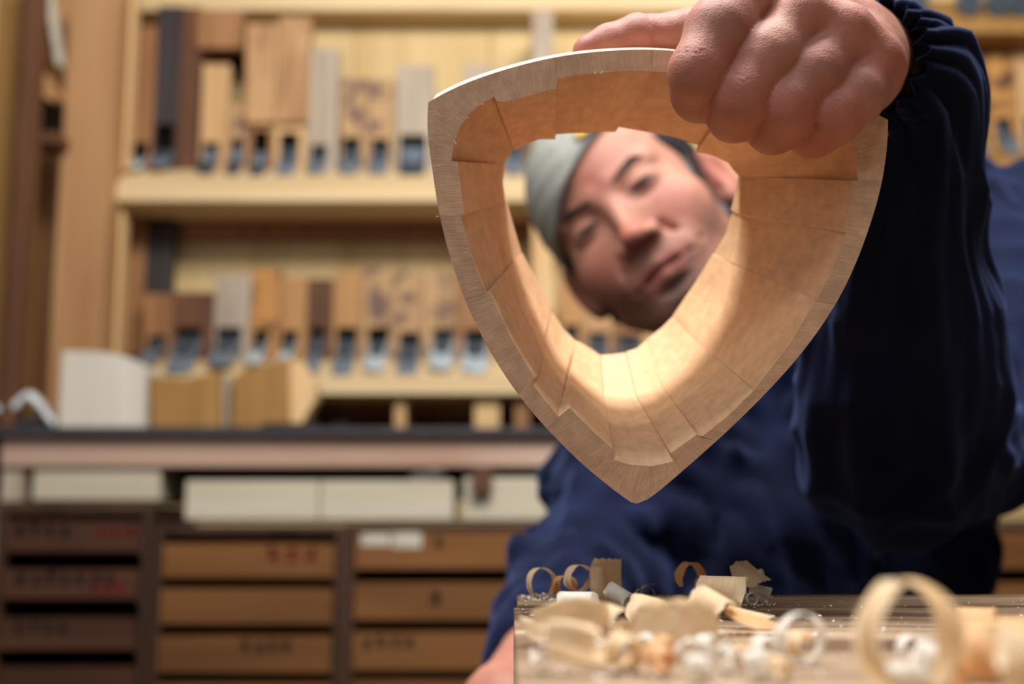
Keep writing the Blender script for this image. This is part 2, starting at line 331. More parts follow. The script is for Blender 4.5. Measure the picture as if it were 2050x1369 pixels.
# ------------------------------------------------------------------ hand planes
def plane(px0, px1, py0, zb, mat, bl, steel, label, group, Y=2.414, yo=0.04, name='hand_plane', th=0.034, chip=True):
    """px extents, py top, zb base height, bl=(bx0,bx1,open_top,blade_top,blade_bot) in pixels or None"""
    cx = (px0+px1)/2
    x0, x1 = xat(px0, Y, 400), xat(px1, Y, 400); z1 = P(cx, py0, Y).z
    t = thing(name, label, 'plane', ((x0+x1)/2, Y+th/2, zb), group)
    bm = bmesh.new()
    if bl:
        bx0, bx1 = xat(bl[0]-1, Y, 400), xat(bl[1]+1, Y, 400)
        bx0 = max(bx0, x0+0.006); bx1 = min(bx1, x1-0.006)
        zo = P(cx, bl[2], Y).z; zc = zb+0.012
        # frame of four blocks around the throat, plus the thin back
        xs = [x0, bx0, bx1, x1]; zs = [zb, min(zc, zo-0.02), zo, z1]
        g = {}
        for i, x in enumerate(xs):
            for j, z in enumerate(zs): g[i, j, 0] = bm.verts.new((x, Y, z)); g[i, j, 1] = bm.verts.new((x, Y+th, z))
        for i in range(3):
            for j in range(3):
                bm.faces.new([g[i, j, 1], g[i+1, j, 1], g[i+1, j+1, 1], g[i, j+1, 1]])
                if (i, j) != (1, 1): bm.faces.new([g[i, j, 0], g[i+1, j, 0], g[i+1, j+1, 0], g[i, j+1, 0]])
        for i in range(3):
            bm.faces.new([g[i, 0, 0], g[i+1, 0, 0], g[i+1, 0, 1], g[i, 0, 1]]); bm.faces.new([g[i, 3, 0], g[i+1, 3, 0], g[i+1, 3, 1], g[i, 3, 1]])
            bm.faces.new([g[0, i, 0], g[0, i+1, 0], g[0, i+1, 1], g[0, i, 1]]); bm.faces.new([g[3, i, 0], g[3, i+1, 0], g[3, i+1, 1], g[3, i, 1]])
        r = {}
        for i, j in ((1, 1), (2, 1), (2, 2), (1, 2)): r[i, j] = bm.verts.new((xs[i], Y+th*0.8, zs[j]))
        ring = [(1, 1), (2, 1), (2, 2), (1, 2)]
        for a in range(4):
            p, q = ring[a], ring[(a+1) % 4]; f = bm.faces.new([g[p[0], p[1], 0], g[q[0], q[1], 0], r[q], r[p]]); f.material_index = 1
        f = bm.faces.new([r[k_] for k_ in ring]); f.material_index = 1
        fin(bm, 'body', [M[mat], M['void']], t)
        # blade: round-ended steel slab leaning out of the throat
        w2 = (xat(bl[1], Y)-xat(bl[0], Y))/2; xc = (bx0+bx1)/2
        top = Vector((xc, Y+th*0.45, P(cx, bl[3]-6, Y).z)); bot = Vector((xc, Y-yo, P(cx, bl[4], Y-yo).z))
        d = bot-top; L = d.length; d.normalize(); nrm = Vector((0, -d.z, d.y)); nrm = nrm if nrm.y < 0 else -nrm
        def slab(w2, l0, l1, th2, off, nm, mt):
            bm = bmesh.new(); pts = [(-w2, l0), (w2, l0), (w2*1.02, l1-w2*0.75)]
            for a in range(1, 8):
                an = a/8*math.pi; pts.append((w2*1.02*math.cos(an), l1-w2*0.75+w2*0.75*math.sin(an)))
            pts.append((-w2*1.02, l1-w2*0.75))
            A = [bm.verts.new(top+Vector((u, 0, 0))+d*v_+nrm*off) for u, v_ in pts]; D = [bm.verts.new(top+Vector((u, 0, 0))+d*v_+nrm*(off+th2)) for u, v_ in pts]
            bm.faces.new(A); bm.faces.new(D); n = len(A)
            for i in range(n): bm.faces.new((A[i], A[(i+1) % n], D[(i+1) % n], D[i]))
            fin(bm, nm, M[mt], t, 0.0006)
        slab(w2, 0, L, 0.006, 0, 'blade', steel)
        if chip: slab(w2*0.8, 0.004, L*0.55, 0.004, 0.0062, 'chip_breaker', 'dsteel' if steel != 'dsteel' else 'steel')
    else:
        box(bm, x0, x1, Y, Y+th, zb, z1); fin(bm, 'body', M[mat], t, 0.002)
    return t
GU = 'wooden hand planes on the upper shelf'; GL = 'wooden hand planes on the lower shelf'
up = [(256, 299, 52, 'brown', (264, 290, 285, 318, 338), 'bsteel', 'narrow tall brown'),
      (300, 349, 12, 'black', (306, 342, 248, 308, 336), 'steel', 'tall blackened'),
      (350, 389, 14, 'dbrown', None, '', 'tall dark brown bladeless'),
      (396, 450, 128, 'tan', (402, 434, 285, 308, 350), 'dsteel', 'pale tan'),
      (453, 492, 204, 'mottle', (456, 484, 278, 305, 350), 'dsteel', 'short purplish brown'),
      (495, 543, 248, 'brown', (504, 534, 262, 312, 358), 'dsteel', 'low brown'),
      (545, 611, 248, 'tan', (558, 594, 266, 300, 356), 'steel', 'low tan arched'),
      (614, 672, 98, 'grey', (618, 652, 290, 312, 350), 'steel', 'tall pale grey'),
      (678, 734, 158, 'mottle', (682, 718, 275, 302, 350), 'steel', 'mottled grey-brown'),
      (736, 787, 158, 'mottle', (740, 776, 278, 302, 352), 'steel', 'mottled purple-grey'),
      (790, 866, 132, 'grey', (800, 852, 270, 300, 360), 'dsteel', 'wide silver-grey topped'),
      (926, 988, 130, 'grey', (938, 976, 275, 300, 352), 'steel', 'half-hidden pale grey'),
      (1000, 1060, 225, 'brown', (1012, 1048, 265, 290, 352), 'steel', 'brown seen through the ring opening')]
for i, (a, b_, t_, mt, bl, st, ds) in enumerate(up):
    plane(a, b_, t_, Z1, mt, bl, st, f'{ds} wooden plane, {ORD[i]} on the upper shelf', GU)
# blocks stacked on top of the upper planes
for a, b_, t0, t1, mt, lb in ((392, 486, 20, 96, 'brown', 'brown wooden block above the pale tan plane, under the top shelf'),
                              (490, 552, 46, 246, 'wavy', 'tall wavy-grained brown block standing above the low brown plane'),
                              (554, 620, 32, 246, 'wavy', 'tall light-brown block with rounded top above the arched plane')):
    o = pbox('wood_block', M[mt], a, b_, t0, t1, 2.40, 0.045, None, 0.006); tag(o, lb, 'block')
bm = bmesh.new(); box(bm, xat(392, 2.44), xat(486, 2.44), 2.47, 2.52, ztop(125, 2.44), ztop(97, 2.44)); tag(fin(bm, 'shadow_block', M['void']), 'dark block standing in for the shadow under the brown block', 'block')  # dark piece added where only shade falls below the brown block
lo = [(300, 356, 588, 'brown', (311, 344, 672, 692, 730), 'steel', 'small brown'),
      (358, 436, 585, 'dbrown', (362, 412, 655, 682, 752), 'steel', 'wide red-brown'),
      (438, 508, 550, 'grey', (444, 492, 655, 682, 735), 'steel', 'grey-topped'),
      (510, 565, 540, 'amber', (517, 546, 660, 688, 730), 'bsteel', 'amber figured'),
      (567, 620, 555, 'rtan', (574, 602, 662, 690, 730), 'bsteel', 'tan slim'),
      (622, 670, 558, 'dbrown', (629, 656, 655, 682, 752), 'steel', 'dark reddish slim'),
      (672, 728, 540, 'rtan', (681, 720, 655, 686, 757), 'steel', 'light tan'),
      (730, 789, 535, 'mottle', (742, 782, 655, 690, 745), 'bsteel', 'mottled with bright blade'),
      (791, 849, 545, 'mottle', (805, 846, 665, 694, 762), 'steel', 'mottled with long blue blade'),
      (851, 914, 540, 'mottle', (870, 914, 658, 682, 742), 'bsteel', 'orange-spotted with shiny blade'),
      (916, 982, 548, 'brown', (932, 982, 660, 688, 750), 'bsteel', 'brown half hidden behind the ring edge'),
      (1120, 1165, 560, 'rtan', (1128, 1156, 650, 676, 730), 'steel', 'pale seen low through the ring opening'),
      (1168, 1222, 590, 'orange', (1174, 1214, 665, 684, 740), 'steel', 'orange-brown seen through the ring opening'),
      (1226, 1285, 620, 'brown', (1232, 1278, 670, 688, 745), 'steel', 'low dark-edged')]
for i, (a, b_, t_, mt, bl, st, ds) in enumerate(lo):
    plane(a, b_, t_, Z2, mt, bl, st, f'{ds} plane, {ORD[i]} on the lower shelf', GL, yo=.072)
for a, b_, t0, t1, mt, lb in ((242, 290, 412, 712, 'brown', 'long brown board standing at the left end of the lower shelf'),
                              (292, 346, 414, 590, 'black', 'black board hanging beside the lower shelf planes')):
    tag(pbox('board', M[mt], a, b_, t0, t1, 2.475, 0.03, None, 0.003), lb, 'board')
rt = [(1856, 1886, -20, 'black', None, 'Z0r'), (1926, 1960, -20, 'black', None, 'Z0r'), (1985, 2022, -20, 'black', None, 'Z0r'), (1748, 1785, -20, 'black', None, 'Z0r')]
GR = 'dark plane blades on the top right shelf'
for i, (x, c_) in enumerate(((1765, 'leftmost'), (1835, 'second'), (1940, 'third'), (1998, 'fourth'), (2042, 'rightmost'))):
    bm = bmesh.new(); zb = ztop(34, 2.34); Yb = 2.34; w2 = 0.024; pts = [(-w2, 0.12), (-w2, 0.03)]+[(w2*-math.cos(a/8*math.pi), 0.03-0.03*math.sin(a/8*math.pi)) for a in range(1, 8)]+[(w2, 0.03), (w2, 0.12)]
    xc = xat(x, Yb, 20); prism(bm, [(xc+u, zb+v_) for u, v_ in pts], Yb-0.006, Yb+0.006, 'y')
    tag(fin(bm, 'plane_blade', M['dsteel'], None, 0.001), f'{c_ if c_!="leftmost" else "leftmost"} round-ended dark plane blade on the top right shelf', 'blade', GR)
r2 = [(1690, 1740, 110, 'brown'), (1745, 1800, 95, 'tan'), (1806, 1860, 100, 'brown'), (1866, 1912, 92, 'mottle'), (1918, 1985, 95, 'brown'), (1990, 2046, 105, 'amber'), (2050, 2110, 98, 'tan')]
for i, (a, b_, t_, mt) in enumerate(r2):
    plane(a, b_, t_, Z1r, mt, (a+12, b_-12, 236, 252, 312), 'steel', f'wooden hand plane on the right-hand shelf, {ORD[i]} there', 'wooden hand planes on the right-hand shelf')
# ------------------------------------------------------------------ counter and drawers
YC = 2.02
ct = thing('work_counter', 'long counter with a dark top and pale rough beam in front of the shelves', 'counter', (xat(600, YC), 2.15, 0))
pbox('countertop', M['slate'], -60, 2250, 856, 872, YC, 0.23, ct, 0.002)
pbox('front_beam', M['palebeam'], 2, 2250, 874, 934, YC+0.02, 0.05, ct, 0.003)
pbox('upright', M['grey'], 4, 46, 905, 1003, YC+0.03, 0.05, ct)
pbox('bottom_shelf', M['carcass'], 326, 2250, 1041, 1046, YC+0.03, 0.19, ct)
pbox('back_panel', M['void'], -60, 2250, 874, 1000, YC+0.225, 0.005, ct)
for a, b_, t0, t1, mt, lb in ((66, 320, 935, 1001, 'pale', 'pale planed board stored under the left end of the counter'),
                              (371, 638, 962, 1040, 'pale', 'left-hand cream board in the pair under the counter'),
                              (641, 908, 962, 1040, 'pale', 'right-hand cream board in the pair under the counter'),
                              (928, 1094, 956, 1040, 'pale', 'short cream board under the counter beside the navy sleeve')):
    o = pbox('stored_board', M[mt], a, b_, t0, t1, YC+0.03, 0.17, None, 0.003); tag(o, lb, 'board')
# raise the first board off a spacer
tag(pbox('spacer_block', M['carcass'], 60, 330, 1002, 1010, YC+0.03, 0.17, None, 0.001), 'thin dark strip under the leftmost stored board', 'strip')
tag(pbox('brown_peg', M['dbrown'], 945, 985, 938, 986, YC+0.005, 0.022, None, 0.003), 'small brown peg against the short cream board', 'peg')
bm = bmesh.new()
q = [P(818, 948, YC+.06), P(872, 934, YC+.06), P(892, 942, YC+.06), P(888, 952, YC+.06), P(830, 962, YC+.06)]
v0 = [bm.verts.new(p) for p in q]; v1 = [bm.verts.new(p+Vector((0, 0.03, 0))) for p in q]; bm.faces.new(v0); bm.faces.new(v1)
for i in range(5): bm.faces.new((v0[i], v0[(i+1) % 5], v1[(i+1) % 5], v1[i]))
tag(fin(bm, 'plastic_packet', M['plastic'], None, 0.002), 'shiny white plastic packet lying on the cream board', 'packet')
def strokes(parent, px, py, n, Y, sz, mat, name='ink_marking'):
    """brush-like strokes, one glyph after another; illegible in the photograph too"""
    bm = bmesh.new(); rnd = random.Random(int(px*7+py))
    for g in range(n):
        gx = px+g*sz*1.15
        for s in range(6):
            horiz = s % 2 == 0
            ax, ay = gx+rnd.uniform(0, sz*0.3), py+rnd.uniform(0, sz*0.9)
            bx, by = (ax+sz*rnd.uniform(0.5, .75), ay-rnd.uniform(0, 3)) if horiz else (gx+sz*rnd.uniform(.3, .7), py+sz*rnd.uniform(.75, 1))
            if not horiz: ax, ay = gx+sz*rnd.uniform(.3, .6), py+sz*rnd.uniform(0, .2)
            A = P(ax, ay, Y); D = P(bx, by, Y); t = (D-A).normalized(); nn = Vector((-t.z, 0, t.x))*0.0022
            v = [bm.verts.new(p) for p in (A-nn, D-nn*0.6, D+nn*0.6, A+nn)]; v2 = [bm.verts.new(x.co+Vector((0, 0.0008, 0))) for x in v]
            bm.faces.new(v); bm.faces.new(v2)
            for i in range(4): bm.faces.new((v[i], v[(i+1) % 4], v2[(i+1) % 4], v2[i]))
    return fin(bm, name, M[mat], parent)
def cabinet(px0, px1, pyt, drawers, label, mat):
    t = thing('drawer_cabinet', label, 'cabinet', (xat((px0+px1)/2, YC, 1100), YC+0.12, 0), 'old wooden drawer cabinets under the counter')
    x0, x1 = xat(px0, YC, 1100), xat(px1, YC, 1100); zt = ztop(pyt, YC)-0.001; e = 0.014
    for a, b_ in ((x0, x0+e), (x1-e, x1)):
        bm = bmesh.new(); box(bm, a, b_, YC, YC+0.28, 0, zt); fin(bm, 'side_panel', M['carcass'], t, 0.001)
    bm = bmesh.new(); box(bm, x0+e, x1-e, YC, YC+0.28, zt-0.012, zt); fin(bm, 'top_panel', M['carcass'], t, 0.001)
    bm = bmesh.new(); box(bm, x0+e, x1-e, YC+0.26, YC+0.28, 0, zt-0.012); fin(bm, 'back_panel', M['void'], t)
    zl = None; rows = list(drawers)
    h = rows[-1][1]-rows[-1][0]; st = rows[-1][0]-rows[-2][0]
    while rows[-1][1] < 1950: rows.append((rows[-1][0]+st, rows[-1][0]+st+h, rows[-1][2], None))
    for j, (a, b_, mt, mk) in enumerate(rows):
        za, zb = ztop(a, YC), ztop(b_, YC)
        if zb < 0.02: break
        pull = 0.004*((j*7) % 3)
        bm = bmesh.new(); xa, xb = x0+e+0.003, x1-e-0.003; y0 = YC-0.004-pull
        box(bm, xa, xb, y0, y0+0.012, zb, za); box(bm, xa, xa+0.008, y0+0.012, y0+0.24, zb, za-0.006); box(bm, xb-0.008, xb, y0+0.012, y0+0.24, zb, za-0.006)
        box(bm, xa+0.008, xb-0.008, y0+0.23, y0+0.24, zb, za-0.006); box(bm, xa+0.008, xb-0.008, y0+0.012, y0+0.23, zb, zb+0.004)
        d = fin(bm, 'drawer', M[mt], t, 0.0008)
        bm = bmesh.new(); box(bm, xa-0.003, xa+0.004, YC+0.0, YC+0.24, zb-0.006, zb-0.0005); fin(bm, 'drawer_runner', M['carcass'], t)
        bm = bmesh.new(); box(bm, xb-0.004, xb+0.003, YC, YC+0.24, zb-0.006, zb-0.0005); fin(bm, 'drawer_runner', M['carcass'], t)
        for (kind, sx, sy, n, sz) in (mk or []):
            if kind == 'label':
                bm = bmesh.new(); p0 = P(sx, sy+sz, y0-0.001); p1 = P(sx+n, sy, y0-0.001); box(bm, p0.x, p1.x, y0-0.0012, y0-0.0002, p0.z, p1.z); fin(bm, 'paper_label', M['label'], d)
            else: strokes(d, sx, sy, n, y0-0.0014, sz, kind, 'ink_marking' if kind == 'ink' else 'red_marking')
    return t
cabinet(-8, 302, 1012, [(1042, 1104, 'ddrawer', [('ink', 28, 1050, 4, 26), ('red', 190, 1052, 3, 26)]), (1140, 1198, 'ddrawer', [('ink', 30, 1146, 7, 26), ('red', 180, 1170, 3, 22)]), (1236, 1298, 'ddrawer', [('ink', 26, 1244, 4, 26)]), (1335, 1398, 'ddrawer', None)],
        'dark drawer cabinet at the far left with black brush writing on its drawers', 'ddrawer')
cabinet(308, 690, 1052, [(1088, 1155, 'drawer', [('red', 530, 1092, 3, 34)]), (1178, 1248, 'drawer', None), (1272, 1344, 'drawer', [('ink', 480, 1284, 4, 24)]), (1368, 1436, 'drawer', None)],
        'middle drawer cabinet under the counter with a red mark on the top drawer', 'drawer')
cabinet(692, 1084, 1048, [(1066, 1138, 'drawer', [('label', 722, 1068, 58, 24), ('label', 784, 1066, 60, 30), ('ink', 868, 1074, 1, 22)]), (1166, 1240, 'drawer', [('ink', 860, 1184, 1, 30)]), (1264, 1340, 'drawer', [('ink', 724, 1276, 4, 24)]), (1362, 1434, 'drawer', None)],
        'right drawer cabinet under the counter with pale paper labels on its top drawer', 'drawer')
cabinet(1900, 2240, 1048, [(1066, 1138, 'drawer', None), (1166, 1240, 'drawer', None), (1264, 1340, 'drawer', None)], 'drawer cabinet at the far right behind the navy jacket', 'drawer')
cabinet(1500, 1880, 1048, [(1066, 1138, 'drawer', None), (1166, 1240, 'drawer', None), (1264, 1340, 'drawer', None)], 'drawer cabinet hidden behind the craftsman', 'drawer')
# things on the counter
def block(px, zpy, Y, d, mat, name, label, cat):       # polygon in pixels, extruded back
    bm = bmesh.new(); pts = [P(a, b_, Y) for a, b_ in px]; v0 = [bm.verts.new(p) for p in pts]; v1 = [bm.verts.new(p+Vector((0, d, 0))) for p in pts]
    bm.faces.new(v0); bm.faces.new(v1); n = len(v0)
    for i in range(n): bm.faces.new((v0[i], v0[(i+1) % n], v1[(i+1) % n], v1[i]))
    return tag(fin(bm, name, mat, None, 0.003), label, cat)
M['palev'] = wood('pale_block_wood', (206, 200, 188), (220, 214, 204), 18, (1, 1, 0.1))
yb = 855
block([(116, yb), (124, 702), (200, 704), (250, 713), (284, 728), (290, 736), (288, yb)], 0, YC+0.01, 0.09, M['palev'], 'white_block', 'large white planed wood block standing on the counter', 'block')
block([(304, yb), (300, 752), (372, 758), (440, 744), (441, yb)], 0, YC+0.03, 0.07, M['honey'], 'honey_block', 'honey wood block with a slanted top right of the white block', 'block')
block([(462, yb), (468, 752), (520, 732), (574, 716), (578, yb)], 0, YC+0.03, 0.07, M['honey'], 'honey_block', 'taller honey wood block with a rising top, right of the slanted one', 'block')
block([(579, yb), (576, 722), (608, 728), (634, 772), (632, 800), (600, yb)], 0, YC+0.05, 0.05, M['pine'], 'pale_offcut', 'pale tapered offcut leaning against the taller honey block', 'offcut')
block([(443, yb), (445, 750), (460, 752), (459, yb)], 0, YC+0.05, 0.05, M['grey'], 'grey_slat', 'thin grey slat between the two honey blocks', 'slat')
for i, (a, b_) in enumerate(((520, 640), (660, 700))):
    block([(a, yb), (a+4, 846), (b_-4, 846), (b_, yb)], 0, YC+0.0, 0.02, M['ink'], 'dark_strip', ['long dark strip lying on the counter edge', 'short dark strip lying on the counter edge'][i], 'strip')
# pale ribbon curl at far left
bm = bmesh.new(); pr = None
for i in range(41):
    u = i/40; px_ = -10+u*120; py_ = 812-28*math.exp(-((u-0.52)/0.18)**2)+(u > .75)*(u-.75)*130
    a = P(px_, py_, YC+0.03); v = (bm.verts.new(a), bm.verts.new(a+Vector((0, 0.03, 0.004))), bm.verts.new(a+Vector((0, 0.03, -0.010))), bm.verts.new(a+Vector((0, 0, -0.013))))
    if pr:
        for k in range(4): bm.faces.new((pr[k], pr[(k+1) % 4], v[(k+1) % 4], v[k]))
    pr = v
tag(fin(bm, 'wood_ribbon', M['plastic'], None, 0, True), 'wavy whitish ribbon curling over the left end of the counter', 'ribbon')
block([(-20, yb), (-20, 826), (40, 836), (80, 832), (106, yb)], 0, YC+0.04, 0.06, M['black'], 'dark_tool_roll', 'dark lump of tools under the wavy ribbon at the left', 'tool roll')
# ------------------------------------------------------------------ bench
bt = thing('workbench', 'worn wooden workbench in the foreground strewn with shavings', 'bench', (0.45, 0.13, 0))
edges = [0.56, 0.495, 0.38, 0.24, 0.06, -0.12, -0.30]
for i in range(6):
    bm = bmesh.new(); x0 = xat(1035, 0.55, 1195)-(0.0015 if i else 0); dz = 0 if i == 0 else -0.0012*(i % 2)
    vs = box(bm, x0, 0.95, edges[i+1]+0.0005, edges[i]-0.0005, BZ-0.05, BZ+dz)
    for v in vs: v.co.y += 0.004*math.sin(v.co.x*9+i)
    bmesh.ops.subdivide_edges(bm, edges=[e for e in bm.edges if abs(e.verts[0].co.x-e.verts[1].co.x) > 0.5], cuts=40)
    for v in bm.verts:
        if v.co.z > BZ-0.02: v.co.z += 0.0006*noise.noise(Vector((v.co.x*60, v.co.y*60, i)))-0.0002
    fin(bm, 'plank', M['bench'], bt, 0.0008)
for x in (0.05, 0.88):
    for y in (-0.24, 0.48):
        bm = bmesh.new(); box(bm, x-0.03, x+0.03, y-0.03, y+0.03, 0, BZ-0.05); fin(bm, 'leg', M['bench'], bt, 0.002)
# ------------------------------------------------------------------ the held ring of segments
OUT = {'T': [(857, 205), (900, 181), (960, 156), (1040, 131), (1120, 113), (1200, 103), (1280, 99), (1355, 102), (1450, 113), (1560, 141), (1660, 180), (1730, 216), (1778, 240)],
       'R': [(1778, 240), (1775, 300), (1764, 370), (1745, 440), (1716, 520), (1682, 592), (1638, 662), (1590, 724), (1530, 790), (1460, 859), (1390, 922), (1325, 978), (1292, 1002), (1275, 1008)],
       'L': [(1275, 1008), (1255, 1000), (1180, 941), (1120, 884), (1070, 830), (1020, 765), (975, 692), (935, 610), (903, 520), (880, 430), (864, 330), (856, 260), (857, 205)]}
def catmull(p, n=8):
    o = []
    for i in range(len(p)-1):
        a = p[max(i-1, 0)]; b_ = p[i]; c = p[i+1]; d = p[min(i+2, len(p)-1)]
        for k in range(n):
            t = k/n
            o.append(tuple(0.5*((2*b_[j])+(-a[j]+c[j])*t+(2*a[j]-5*b_[j]+4*c[j]-d[j])*t*t+(-a[j]+3*b_[j]-3*c[j]+d[j])*t**3) for j in (0, 1)))
    return o
outline = catmull(OUT['T'])+catmull(OUT['R'])+catmull(OUT['L']); NO = len(outline)
OA = np.array(outline); corners = [(857, 205), (1778, 240), (1275, 1008)]
def near(p): return int(np.argmin(((OA-np.array(p))**2).sum(1)))
def resample(pts, n):
    pts = np.array(pts, float)
    if len(pts) == 1: return np.repeat(pts, n, 0)
    d = np.r_[0, np.cumsum(np.hypot(*np.diff(pts, axis=0).T))]; t = np.linspace(0, d[-1], n)
    return np.c_[np.interp(t, d, pts[:, 0]), np.interp(t, d, pts[:, 1])]
# each: outer start, outer end, inner-front, bevel end, crease, rear inner  (clockwise)
SEG = [
 ((860, 326), (981, 148), [(903, 323), (908, 290), (920, 255), (938, 228), (962, 208), (990, 193)], None, [(1008, 330), (1012, 318), (1022, 305), (1031, 297)], [(1011, 326), (1015, 316), (1024, 304), (1032, 293)]),
 ((981, 148), (1108, 116), [(993, 201), (1004, 205), (1058, 192), (1113, 176)], None, [(1030, 302), (1055, 288), (1080, 279), (1111, 279)], [(1033, 298), (1056, 284), (1080, 276), (1111, 275)]),
 ((1108, 116), (1185, 105), [(1115, 158), (1150, 151), (1189, 146)], None, [(1112, 269), (1158, 266)], [(1112, 265), (1158, 261)]),
 ((1185, 105), (1312, 100), [(1189, 146), (1250, 142), (1305, 143)], None, [(1158, 266), (1232, 264)], [(1158, 261), (1231, 260)]),
 ((1312, 100), (1500, 124), [(1305, 143), (1400, 150), (1485, 166)], None, [(1236, 254), (1340, 272), (1398, 290)], [(1235, 250), (1300, 258), (1340, 268), (1398, 285)]),
 ((1500, 124), (1690, 195), [(1485, 170), (1570, 188), (1640, 215)], None, [(1396, 304), (1430, 312), (1458, 326)], [(1396, 300), (1430, 309), (1457, 322)]),
 ((1690, 195), (1766, 362), [(1640, 215), (1680, 244), (1706, 288), (1714, 325), (1718, 362)], None, [(1458, 326), (1468, 340), (1482, 354)], [(1457, 322), (1466, 338), (1479, 352)]),
 ((1766, 362), (1731, 480), [(1706, 362), (1700, 410), (1689, 464)], None, [(1483, 354), (1484, 390), (1480, 428)], [(1477, 355), (1471, 388), (1463, 419)]),
 ((1731, 480), (1675, 606), [(1694, 466), (1668, 538), (1634, 601)], None, [(1486, 432), (1480, 470), (1468, 526)], [(1467, 423), (1451, 471), (1429, 508)]),
 ((1675, 606), (1535, 785), [(1632, 602), (1580, 690), (1508, 782)], None, [(1468, 528), (1440, 615), (1402, 688)], [(1426, 510), (1390, 568), (1348, 630)]),
 ((1535, 785), (1430, 887), [(1508, 782), (1458, 832), (1403, 875.5)], [(1505, 778), (1450, 820), (1392, 860)], [(1402, 689), (1368, 732), (1324, 768)], [(1347, 633), (1325, 655), (1296, 678)]),
 ((1430, 887), (1362, 946), [(1393, 871), (1344, 906)], [(1381, 852), (1334, 892)], [(1323, 770), (1300, 783), (1274, 790)], [(1295, 680), (1275, 697), (1254, 704)]),
 ((1362, 946), (1180, 941), [(1350, 923), (1305, 933), (1260, 930), (1226, 919)], [(1336, 899), (1300, 905), (1265, 906), (1227, 898)], [(1272, 791), (1240, 794), (1209, 789)], [(1252, 706), (1228, 709), (1204, 711)]),
 ((1180, 941), (1093, 855), [(1226, 899), (1184, 860), (1141, 817)], [(1224, 883), (1184, 845), (1141, 806)], [(1207, 789), (1172, 764), (1142, 736)], [(1202, 711), (1180, 696), (1157, 683)]),
 ((1093, 855), (1036, 786), [(1119, 835), (1092, 803), (1065, 767)], [(1120, 817), (1095, 788), (1069, 754)], [(1138, 728), (1116, 703), (1096, 662)], [(1154, 684), (1130, 660), (1105, 622)]),
 ((1036, 786), (931, 600), [(1069, 755), (1020, 672), (980, 584)], [(1076, 751), (1027, 668), (986, 581)], [(1093, 660), (1062, 590), (1034, 514)], [(1104, 617), (1073, 560), (1046, 506)]),
 ((931, 600), (881, 434), [(973, 587), (943, 512), (922, 433)], [(977, 584), (947, 510), (925, 432)], [(1034, 514), (1020, 455), (1011, 402)], [(1044, 505), (1028, 450), (1015, 402)]),
 ((881, 434), (860, 326), [(929, 427), (922, 375), (916, 324)], None, [(1011, 402), (1005, 365), (1008, 330)], [(1013, 402), (1007, 365), (1011, 326)]),
]
ring = thing('wooden_ring', 'rounded triangular ring glued from maple-coloured segments, held up in the hand', 'ring', tuple(P(1300, 540, 0.49)))
N = 14
YF, YB, Y1, Y2 = 0.450, 0.4545, 0.463, 0.495
cen = np.array([1290, 500.])
LP_ = []
for (o0, o1, IF, BE, CR, RI) in SEG:
    IFr = resample(IF, N); CRr = resample(CR, N)
    if BE: BEr = resample(BE, N)
    else: v = CRr-IFr; BEr = IFr+v/np.maximum(np.hypot(*v.T), 1)[:, None]*2.0
    LP_.append([IFr, BEr, CRr, resample(RI, N)])
